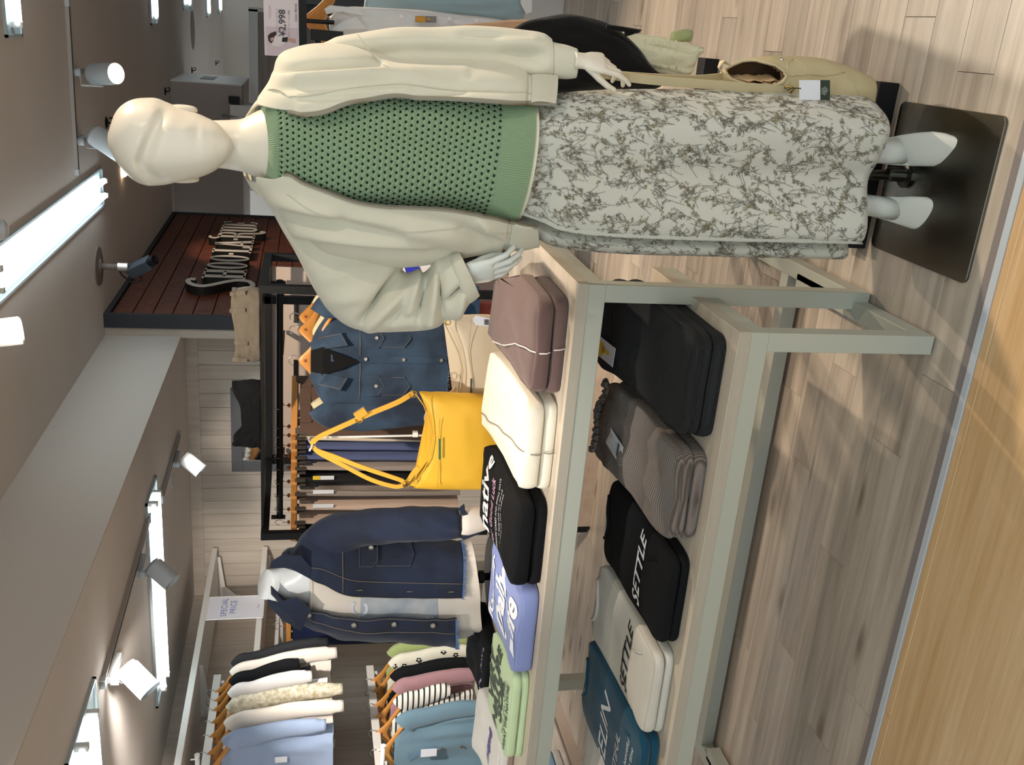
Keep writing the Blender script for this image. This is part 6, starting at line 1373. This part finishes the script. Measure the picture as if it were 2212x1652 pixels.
# V notch at the mouth: top edge dips in the middle
mdn = [PY(x, y, 2.745) for x, y in ((897, 850), (915, 875), (930, 915), (936, 950), (930, 990), (912, 1020), (896, 1046))]
lw(yb, MB().tube(mdn, .0018, 6), 'mouth_seam', M_YEL2, smooth=True)
lw(yb, MB().tube([PY(x, y, 2.742) for x, y in ((950, 905), (946, 960), (948, 1010), (944, 1050))], .0012, 6), 'panel_seam', M_YEL2, smooth=True)
q = MB(); q.ribbon([PY(950, 948, 2.736), PY(950, 992, 2.736)], (0, 0, 1), .006, .002); lw(yb, q, 'brand_label', mat('label_green', '#2f6b4a', .6))
def strap2(t, pts, w_, m, Y, side=(0, 0, 1), nm='strap', tk=.004):
    tab = [(i,)+tuple(PY(x, y, Y+dy)) for i, (x, y, dy) in enumerate(pts)]; P = [Vector(smooth_interp(tab, i/8)) for i in range(8*(len(pts)-1)+1)]
    sd = []
    for i, p in enumerate(P):
        tg = (P[min(i+1, len(P)-1)]-P[max(i-1, 0)]).normalized(); sd.append(tg.cross(Vector((0, 1, 0))).normalized())
    q = MB().ribbon(P, sd, w_, tk); return lw(t, q, nm, m)
strap2(yb, [(893, 848, 0), (860, 868, -.01), (800, 893, -.01), (740, 920, -.005), (700, 938, 0), (680, 950, 0), (674, 960, 0)], .016, M_YEL2, 2.77)
strap2(yb, [(674, 960, 0), (684, 972, 0), (720, 985, 0), (780, 1008, 0), (840, 1028, 0), (868, 1038, 0), (874, 1046, 0)], .014, M_YEL2, 2.77)
strap2(yb, [(674, 960, .01), (690, 978, .01), (740, 1004, .01), (800, 1035, .01), (850, 1050, .01), (872, 1048, .01)], .014, M_YEL2, 2.785)
strap2(yb, [(768, 900, -.02), (790, 886, -.02)], .024, M_YEL2, 2.77, nm='strap_keeper', tk=.012)
for x, y in ((776, 906), (892, 851), (878, 1046), (884, 1040)): lw(yb, MB().tube([PY(x, y, 2.755)+Vector((.011*math.cos(a), 0, .011*math.sin(a))) for a in [2*PI*k/16 for k in range(16)]], .0018, 6, closed=True), 'ring', M_GLD, smooth=True)
strap2(yb, [(880, 1042, -.02), (892, 1022, -.03), (904, 1008, -.035)], .014, M_YEL2, 2.78, nm='zip_tab')
st_ = thing('bag_stand', 'slim white bag stand behind the yellow bag', 'stand', PY(1085, 935, 2.88))
lw(st_, MB().cyl(Vector((PY(1000, 937, 2.85).x, 2.85, .812)), PY(668, 945, 2.85), .0035, 10), 'pole', M_WHITE, smooth=True)
lw(st_, MB().lathe([(0, 0), (.07, 0), (.07, .008), (0, .012)], Vector((PY(1000, 937, 2.85).x, 2.85, .8001)), 28), 'base', M_WHITE)
lw(st_, MB().tube([PY(672, 945, 2.85), PY(668, 952, 2.80), PY(676, 962, 2.765), PY(668, 974, 2.76)], .0035, 8), 'top_hook', M_WHITE, smooth=True)
lw(st_, MB().box(*sum(([a-.008, a+.008] for a in (PY(895, 937, 2.85).x,)), []), 2.842, 2.858, PY(897, 937, 2.85).z-.008, PY(897, 937, 2.85).z+.008), 'collar', M_WHITE)
bb_ = thing('shoulder_bag', 'beige shoulder bag with curved mouth in front of the yellow bag', 'bag', PY(1080, 800, 2.93))
YQ = 2.90
o, RB = bagbody(bb_, [(955, 683, 940, 926), (968, 684, 962, 924), (975, 684, 985, 922), (990, 682, 1005, 922), (1030, 680, 1035, 923), (1070, 682, 1068, 924), (1098, 688, 1096, 920)], YQ, .06, M_BEI, dip=.075)
lw(bb_, MB().tube([PY(x, y, YQ-.06) for x, y in ((956, 690), (990, 760), (1000, 800), (992, 850), (965, 900), (938, 924))], .0022, 6), 'mouth_piping', M_TAN2, smooth=True)
lw(bb_, MB().tube([PY(x, y, YQ-.064) for x, y in ((1018, 690), (1012, 760), (1022, 830), (1016, 922))], .0012, 6), 'panel_seam', M_TAN2, smooth=True)
q = MB(); q.ribbon([PY(1018, 818, YQ-.066), PY(1017, 862, YQ-.066)], (0, 0, 1), .005, .002); lw(bb_, q, 'brand_label', mat('label_darkgreen', '#33443a', .6))
strap2(bb_, [(938, 924, -.02), (924, 915, -.03), (920, 900, -.035), (930, 882, -.035), (950, 862, -.03), (975, 848, -.02), (985, 838, 0)], .012, mat('strap_beige', '#c9b195', .55), YQ-.03)
for x, y in ((934, 916), (938, 908), (968, 696)): lw(bb_, MB().tube([PY(x, y, YQ-.05)+Vector((.008*math.cos(a), 0, .008*math.sin(a))) for a in [2*PI*k/14 for k in range(14)]], .002, 6, closed=True), 'ring', M_GLD, smooth=True)
q = MB(); tgp = [PY(x, y, YQ-.075) for x, y in ((1020, 690), (1028, 681), (1068, 690), (1068, 706), (1028, 702))]; q.add(tgp+[p+Vector((0, .001, 0)) for p in tgp], [(0, 1, 2, 3, 4), (9, 8, 7, 6, 5)]+[(i, 5+i, 5+(i+1) % 5, (i+1) % 5) for i in range(5)]); lw(bb_, q, 'price_tag', CARD)
q = MB(); 
for k in range(6): q.add([PY(x, y, YQ-.0765) for x, y in ((1046, 690+2*k), (1056, 690.6+2*k), (1056, 691.8+2*k), (1046, 691.2+2*k))], [(0, 1, 2, 3)])
lw(bb_, q, 'barcode', K_PR, kind='stuff')
lw(bb_, MB().tube([PY(970, 697, YQ-.05), PY(985, 676, YQ-.06), PY(1005, 680, YQ-.07), PY(1026, 692, YQ-.077)], .0006, 5), 'tag_string', CARD, smooth=True)
# white paper parcel with blue logo print behind the beige bag
wp = thing('paper_parcel', 'white paper with blue logo print behind the beige bag', 'paper', PY(955, 720, 4.15))
q = MB(); cs = [PY(x, y, 4.15) for x, y in ((862, 560), (985, 560), (985, 762), (862, 762))]; q.add(cs+[c+Vector((0, .02, 0)) for c in cs], [(0, 3, 2, 1), (4, 5, 6, 7), (0, 1, 5, 4), (1, 2, 6, 5), (2, 3, 7, 6), (3, 0, 4, 7)]); lw(wp, q, 'paper', mat('paper_white', '#e8e6ea', .6))
BL_ = mat('print_royal', '#2a35b5', .6)
for k, pts in enumerate((((872, 570), (905, 575), (930, 630), (905, 620), (880, 600)), ((905, 690), (955, 690), (957, 765), (945, 765), (940, 750), (915, 745), (900, 720)))):
    q = MB(); q.add([PY(x, y, 4.147-.0006*k) for x, y in pts], [tuple(range(len(pts)))]); lw(wp, q, 'printed_shape', BL_)
for k in range(4):
    q = MB(); q.add([PY(x, y, 4.144) for x, y in ((918+9*k, 700), (922+9*k, 700), (926+8*k, 738), (922+8*k, 740))], [(0, 1, 2, 3)]); lw(wp, q, 'printed_shape', mat('paper_white', '#e8e6ea', .6))

# ---- torso form with dark denim jacket
BY = 2.83
tf = thing('torso_form', 'white headless torso form on a black stand on the tall table', 'torso form', (-1.775, BY, .80))
bs = MB().lathe([(0, 0), (.142, 0), (.142, .006), (.02, .010), (.02, .0)], (0, 0, 0), 48); bs.out('base_disc', mat('base_black', '#24221f', .35), tf, smooth=False)
MB().cyl((.0, 0, .008), (0.0, 0, .20), .013, 16).out('stand_pole', M_BLK, tf, smooth=True); MB().lathe([(.013, .0), (.022, .0), (.022, .016), (.013, .018)], (0, 0, .035), 20).out('pole_collar', M_BLK, tf)
NTb = [(570, 1262, 30, .030), (600, 1262, 32, .05), (625, 1256, 34, .055), (645, 1248, 46, .062), (665, 1243, 64, .064), (700, 1250, 72, .068), (760, 1262, 74, .072), (850, 1268, 72, .072), (1000, 1270, 72, .072)]
R = []
for x in [571, 575, 590, 605, 620, 632, 645, 655, 668, 685, 705, 740, 780, 850, 930, 1000]:
    c, hw, D = smooth_interp(NTb, x); C = PY(x, c, BY); w_ = (PY(x, c-hw, BY)-C).x; R.append([Vector((C.x+w_*math.cos(a), BY-.0-D*math.sin(a), C.z+(.014*math.cos(a)*-1 if x < 600 else 0)+(.018*math.sin(a) if x < 600 else 0)*-1)) for a in [2*PI*k/40 for k in range(40)]])
lw(tf, MB().loft(R), 'torso', mat('form_white', '#f0f3f5', .35), smooth=True)
# white tee under the jacket
te = thing('tee', 'white tee with grey photo print worn under the dark denim jacket', 'tee', (-1.8, BY, .9))
TT = [(668, 1246, 70, .072), (700, 1252, 82, .086), (780, 1266, 84, .090), (900, 1272, 84, .090), (980, 1272, 86, .092), (1028, 1268, 94, .094)]
def tee_pt(u, v, off=0):
    x = 668+(1028-668)*v; c, hw, D = smooth_interp(TT, x); a = (u-.5)*2*PI; x += (-16*math.sin(a)) if x > 900 else 0; C = PY(x, c, BY); w_ = (PY(x, c-hw, BY)-C).x; r = .006*math.sin(a*7)*v
    return Vector((C.x+(w_+off)*spow(math.sin(a), .85), BY-(D+off+r)*spow(math.cos(a), .9), C.z))
lw(te, MB().grid(lambda u, v: tee_pt(u, v), 90, 30, True), 'body', M_CRB, smooth=True)
lw(te, MB().tube([tee_pt(u/60, .0, .004)+Vector((0, 0, -.02*math.cos((u/60-.5)*2*PI)+.012)) for u in range(60)], .005, 8, closed=True), 'neck_rib', M_CRB, smooth=True)
q = MB().grid(lambda u, v: tee_pt(.36+.16*u, .30+.45*v, .0015), 14, 14); lw(te, q, 'printed_photo', mat('print_bluegrey', '#9aa7b5', .7, hex2='#c4c3c4', vscale=12, var=.1))
for s, u0, v0, sz in (('A', .42, .45, .07), ('VOYAGE', .40, .70, .022), ('C', .47, .30, .06)):
    q = MB(); V, F = text_geo(s, sz, bold=.001); q.add([tee_pt(u0+x/.75, v0-y/.42, .003) for x, y, _ in V], F); lw(te, q, 'lettering', CARD)
# dark denim jacket: body sheet open at front
dk = thing('denim_jacket', 'dark indigo denim jacket worn open by the torso form', 'jacket', (-1.8, BY, 1.2))
DJR = [(612, 1214, 618, 1200), (640, 1228, 640, 1185), (668, 1248, 655, 1160), (700, 1262, 690, 1140), (760, 1285, 760, 1158), (850, 1288, 850, 1168), (930, 1290, 930, 1172), (1000, 1290, 1000, 1176)]
DJL = [(585, 1262, 588, 1275), (620, 1290, 625, 1312), (655, 1304, 655, 1338), (700, 1322, 690, 1358), (760, 1328, 760, 1372), (850, 1328, 850, 1378), (930, 1330, 930, 1382), (985, 1330, 985, 1385)]
DJD = [.075, .09, .10, .11, .125, .125, .12, .125]
def dkp(u, lv, off=0):
    rz = smooth_interp([(k,)+r for k, r in enumerate(DJR)], lv); lz = smooth_interp([(k,)+r for k, r in enumerate(DJL)], lv); D = smooth_interp([(k, d) for k, d in enumerate(DJD)], lv)[0]
    Rz = PY(rz[0], rz[1], BY-D*.9); Ro = PY(rz[2], rz[3], BY); Lz = PY(lz[0], lz[1], BY-D*.85); Lo = PY(lz[2], lz[3], BY); Xc = (Ro.x+Lo.x)/2; W = (Ro.x-Lo.x)/2; e = .85
    aR = sgn(Rz.x-Xc)*math.asin(min(1, abs(Rz.x-Xc)/W))**(1/e); aL = sgn(Lz.x-Xc)*math.asin(min(1, abs(Lz.x-Xc)/W))**(1/e)
    if u < .36: a = aR+(PI/2-aR)*(u/.36); z = Rz.z+(Ro.z-Rz.z)*(u/.36)
    elif u > .64: a = 1.5*PI+(2*PI+aL-1.5*PI)*((u-.64)/.36); z = Lo.z+(Lz.z-Lo.z)*((u-.64)/.36)
    else: q_ = (u-.36)/.28; a = PI/2+PI*q_; z = Ro.z+(Lo.z-Ro.z)*q_
    off += .010*nz(u*7, lv*1.5, 5)
    return Vector((Xc+(W+off)*spow(math.sin(a), e), BY-(D+off)*spow(math.cos(a), .95), z))
b_ = lw(dk, MB().grid(lambda u, v: dkp(u, v*7), 150, 70), 'body', M_D2, smooth=True); md = b_.modifiers.new('s', 'SOLIDIFY'); md.thickness = .004; md.offset = 1
def dsl(tab_, nm):
    R = []; K = (len(tab_)-1)*7
    for j in range(K+1):
        xo, yo, xi, yi, Y = smooth_interp([(i,)+r for i, r in enumerate(tab_)], j/7); a = PY(xo, yo, Y); b = PY(xi, yi, Y); c = (a+b)/2; h = (a-b)/2
        R.append([c+h*math.cos(q)+Vector((0, -h.length*.8, 0))*math.sin(q)+Vector((0, .010*nz(c.z*14+q, q, j*.1), .0)) for q in [2*PI*k/36 for k in range(36)]])
    o = lw(dk, MB().loft(R, True, False, False), nm, M_D2, smooth=True); md = o.modifiers.new('s', 'SOLIDIFY'); md.thickness = .003; md.offset = 1; return o
dsl([(650, 1178, 700, 1215, BY), (668, 1145, 740, 1198, BY-.01), (715, 1118, 785, 1176, BY-.02), (790, 1105, 830, 1168, BY-.03), (860, 1100, 880, 1166, BY-.04), (930, 1098, 940, 1162, BY-.05), (990, 1100, 992, 1156, BY-.05)], 'sleeve')
dsl([(620, 1300, 680, 1310, BY+.02), (680, 1352, 730, 1330, BY+.03), (760, 1372, 790, 1345, BY+.04), (880, 1384, 880, 1352, BY+.05), (960, 1388, 960, 1358, BY+.05)], 'sleeve')
q = MB(); cf_ = [PY(x, y, BY-.07) for x, y in ((992, 1102), (1003, 1118), (990, 1158), (1002, 1166), (1036, 1152), (1024, 1128), (1005, 1102), (1003, 1088), (990, 1098))]; q.add(cf_, [tuple(range(9))]); lw(dk, q, 'folded_cuff', M_D2, solid=.004)
q = MB(); R = []
for j, (x, c, hw) in enumerate(((995, 1128, 26), (1012, 1126, 28), (1035, 1122, 26), (1050, 1120, 22), (1062, 1120, 22))):
    C = PY(x, c, BY-.05); w_ = (PY(x, c-hw, BY-.05)-C).x; R.append([Vector((C.x+w_*math.cos(a), BY-.05-w_*.8*math.sin(a)+.003*nz(a*3, j), C.z)) for a in [2*PI*k/28 for k in range(28)]])
lw(dk, MB().loft(R), 'shirt_cuff', M_CRB, smooth=True)
q = MB(); R = []
for j, (x, c, hw) in enumerate(((985, 1362, 16), (1005, 1358, 18), (1030, 1350, 14), (1044, 1344, 8))):
    C = PY(x, c, BY+.02); w_ = (PY(x, c-hw, BY)-PY(x, c, BY)).x; R.append([Vector((C.x+w_*math.cos(a), BY+.02-w_*.9*math.sin(a), C.z)) for a in [2*PI*k/24 for k in range(24)]])
lw(dk, MB().loft(R), 'shirt_cuff', M_CRB, smooth=True)
# collar flaps
for pts, dy in ((((583, 1226), (586, 1212), (610, 1198), (650, 1200), (672, 1225), (668, 1248), (640, 1232), (605, 1222)), -.02), (((578, 1295), (600, 1300), (640, 1290), (672, 1315), (650, 1362), (612, 1338), (585, 1312)), -.05)):
    q = MB(); P = [PY(x, y, BY-.075+dy) for x, y in pts]; cen = sum(P, Vector())/len(P)+Vector((0, -.012, 0)); q.add(P+[cen], [(i, (i+1) % len(P), len(P)) for i in range(len(P))]); lw(dk, q, 'collar', M_D2, solid=.006)
# pocket, flap, plackets, buttons
def dpoly(pts, nm, off, m=M_D2, solid=.003):
    q = MB(); P = []
    for (x, y) in pts:
        # nearest front surface point: search u at level
        lv = np.interp(x, [640, 668, 700, 760, 850, 930, 1000], [1, 2, 3, 4, 5, 6, 7]); lo, hi = 0.0, .36
        for _ in range(18):
            mid = (lo+hi)/2
            if topx(dkp(mid, lv))[1] > y: lo = mid
            else: hi = mid
        P.append(dkp(lo, lv, off))
    q.add(P, [tuple(range(len(P)))]); return lw(dk, q, nm, m, solid=solid), P
M_ST2 = mat('stitch_dim', '#66605c', .8)
_, P = dpoly([(812, 1172), (812, 1222), (882, 1222), (890, 1196), (884, 1172)], 'pocket', .004)
lw(dk, MB().tube([p+Vector((0, -.003, 0)) for p in P], .0009, 5, closed=True), 'stitching', M_ST2)
_, P = dpoly([(776, 1172), (776, 1224), (803, 1224), (814, 1212), (814, 1174)], 'pocket_flap', .008)
lw(dk, MB().tube([p+Vector((0, -.004, 0)) for p in P], .0009, 5, closed=True), 'stitching', M_ST2)
_, P = dpoly([(801, 1184), (801, 1190), (806, 1190)], 'thread', .010, M_ST, .0)
def dbtn(P, r=.009): lw(dk, MB().lathe([(0, 0), (r, .001), (r*.8, .005), (0, .006)], P, 14, (-.1, -1, 0)), 'button', M_BTN)
dbtn(P[0]+Vector((0, -.006, 0)))
for lv, yy in ((2.3, 0), (4.05, 0), (5.0, 0), (6.05, 0)): dbtn(dkp(.975, lv, .006), .0095)
for k in range(3): 
    p = dkp(.035, 4.2+1.2*k, .004); lw(dk, MB().box(p.x-.001, p.x+.001, p.y-.002, p.y, p.z-.009, p.z+.009), 'buttonhole', M_ST)
for u, nm in ((.075, 'placket_seam'), (.93, 'placket_seam'), (.003, 'edge_stitch'), (.997, 'edge_stitch')):
    lw(dk, MB().tube([dkp(u, lv, .0035) for lv in np.linspace(1.9, 6.95, 40)], .0009, 5), nm, M_ST, smooth=True)
lw(dk, MB().tube([dkp(u, 3.72, .0035) for u in np.linspace(.01, .33, 26)], .0009, 5), 'yoke_seam', M_ST, smooth=True)
fr = MB(); r_ = random.Random(4)
for k in range(260):
    u = k/260; p = dkp(u, 7, .002); fr.add([p+Vector((-.002, 0, .004)), p+Vector((.002, 0, .004)), p+Vector((r_.uniform(-.005, .005), r_.uniform(-.003, .003), -.004-r_.random()*.012))], [(0, 1, 2)])
lw(dk, fr, 'frayed_hem', mat('denim_fray_blue', '#5a76a8', .9), kind='stuff')
# ================================================================ SMALL THINGS IN THE FAR ROOM
t = thing('wall_shelf', 'small white shelf on black brackets seen beside the mannequin neck', 'shelf', PY(520, 236, 9.3))
a = PY(497, 238, 9.3)-t.location; b_ = PY(560, 238, 9.3)-t.location
dz = Vector((0, 0, -1)); q = MB().box(a.x-.10, a.x+.05, -.02, .30, b_.z, a.z); q.out('shelf_panel', M_WHITE, t, bevel=.004)
MB().box(a.x+.06, a.x+.12, -.02, .06, a.z-.08, a.z+.01).out('bracket', M_BLK, t)
MB().cyl(PY(479, 249, 9.28)-t.location, PY(560, 258, 9.28)-t.location, .012, 10).out('chrome_rod', M_METAL, t, smooth=True)
t = thing('display_cabinet', 'black display cabinet behind the price card and hanging shirts', 'cabinet', (.35, 5.78, 0))
MB().box(-.35, .9, .02, .5, .9, 1.52).out('carcass', M_BLK, t, bevel=.004)
for k in range(3): MB().box(-.30+.4*k, .06+.4*k, .008, .02, .95, 1.47).out('door', mat('cabinet_door', '#232326', .5), t, bevel=.003)
MB().box(-.35, .9, 0, .5, 0, .9).out('base_unit', mat('unit_pale', '#cfc9c6', .5), t, bevel=.004)
t = thing('storage_bag', 'royal blue sack behind the yen price card', 'bag', (.36, 6.0, 1.52))
MB().lathe([(0, 0), (.16, .01), (.2, .08), (.19, .18), (.13, .27), (.05, .33), (.03, .36), (.0, .37)], (0, .2, 0), 24).out('sack', fabric('royal_blue', '#18207c'), t, smooth=True)
t = thing('potted_plant', 'small leafy green plant beside the blue sack', 'plant', (.16, 6.1, 1.52))
MB().lathe([(0, 0), (.05, 0), (.06, .09), (.05, .09), (0, .08)], (0, .15, 0), 16).out('pot', M_WHITE, t, smooth=False)
for k in range(14):
    an = k*2.4; d = Vector((math.cos(an), math.sin(an), .7+.5*(k % 3))).normalized(); c = Vector((0, .15, .09)); sd = d.cross(Vector((0, 0, 1))).normalized()
    MB().add([c, c+d*.06+sd*.02, c+d*.13+Vector((0, 0, -.01)), c+d*.06-sd*.02], [(0, 1, 2), (0, 2, 3)]).out('leaf', mat('leaf_green', '#4f8a3a', .6), t)
t = thing('storage_box', 'white box standing in the dark shelf behind the price card', 'box', (.55, 5.9, 1.2))
MB().box(-.12, .12, 0, .2, 0, .3).out('carton', M_WHITE, t, bevel=.004); MB().box(-.04, .04, -.004, 0, .17, .2).out('label', M_BLK, t)
MB().box(-.16, .16, -.02, .25, -.03, -.001).out('tray', M_BLK, t)
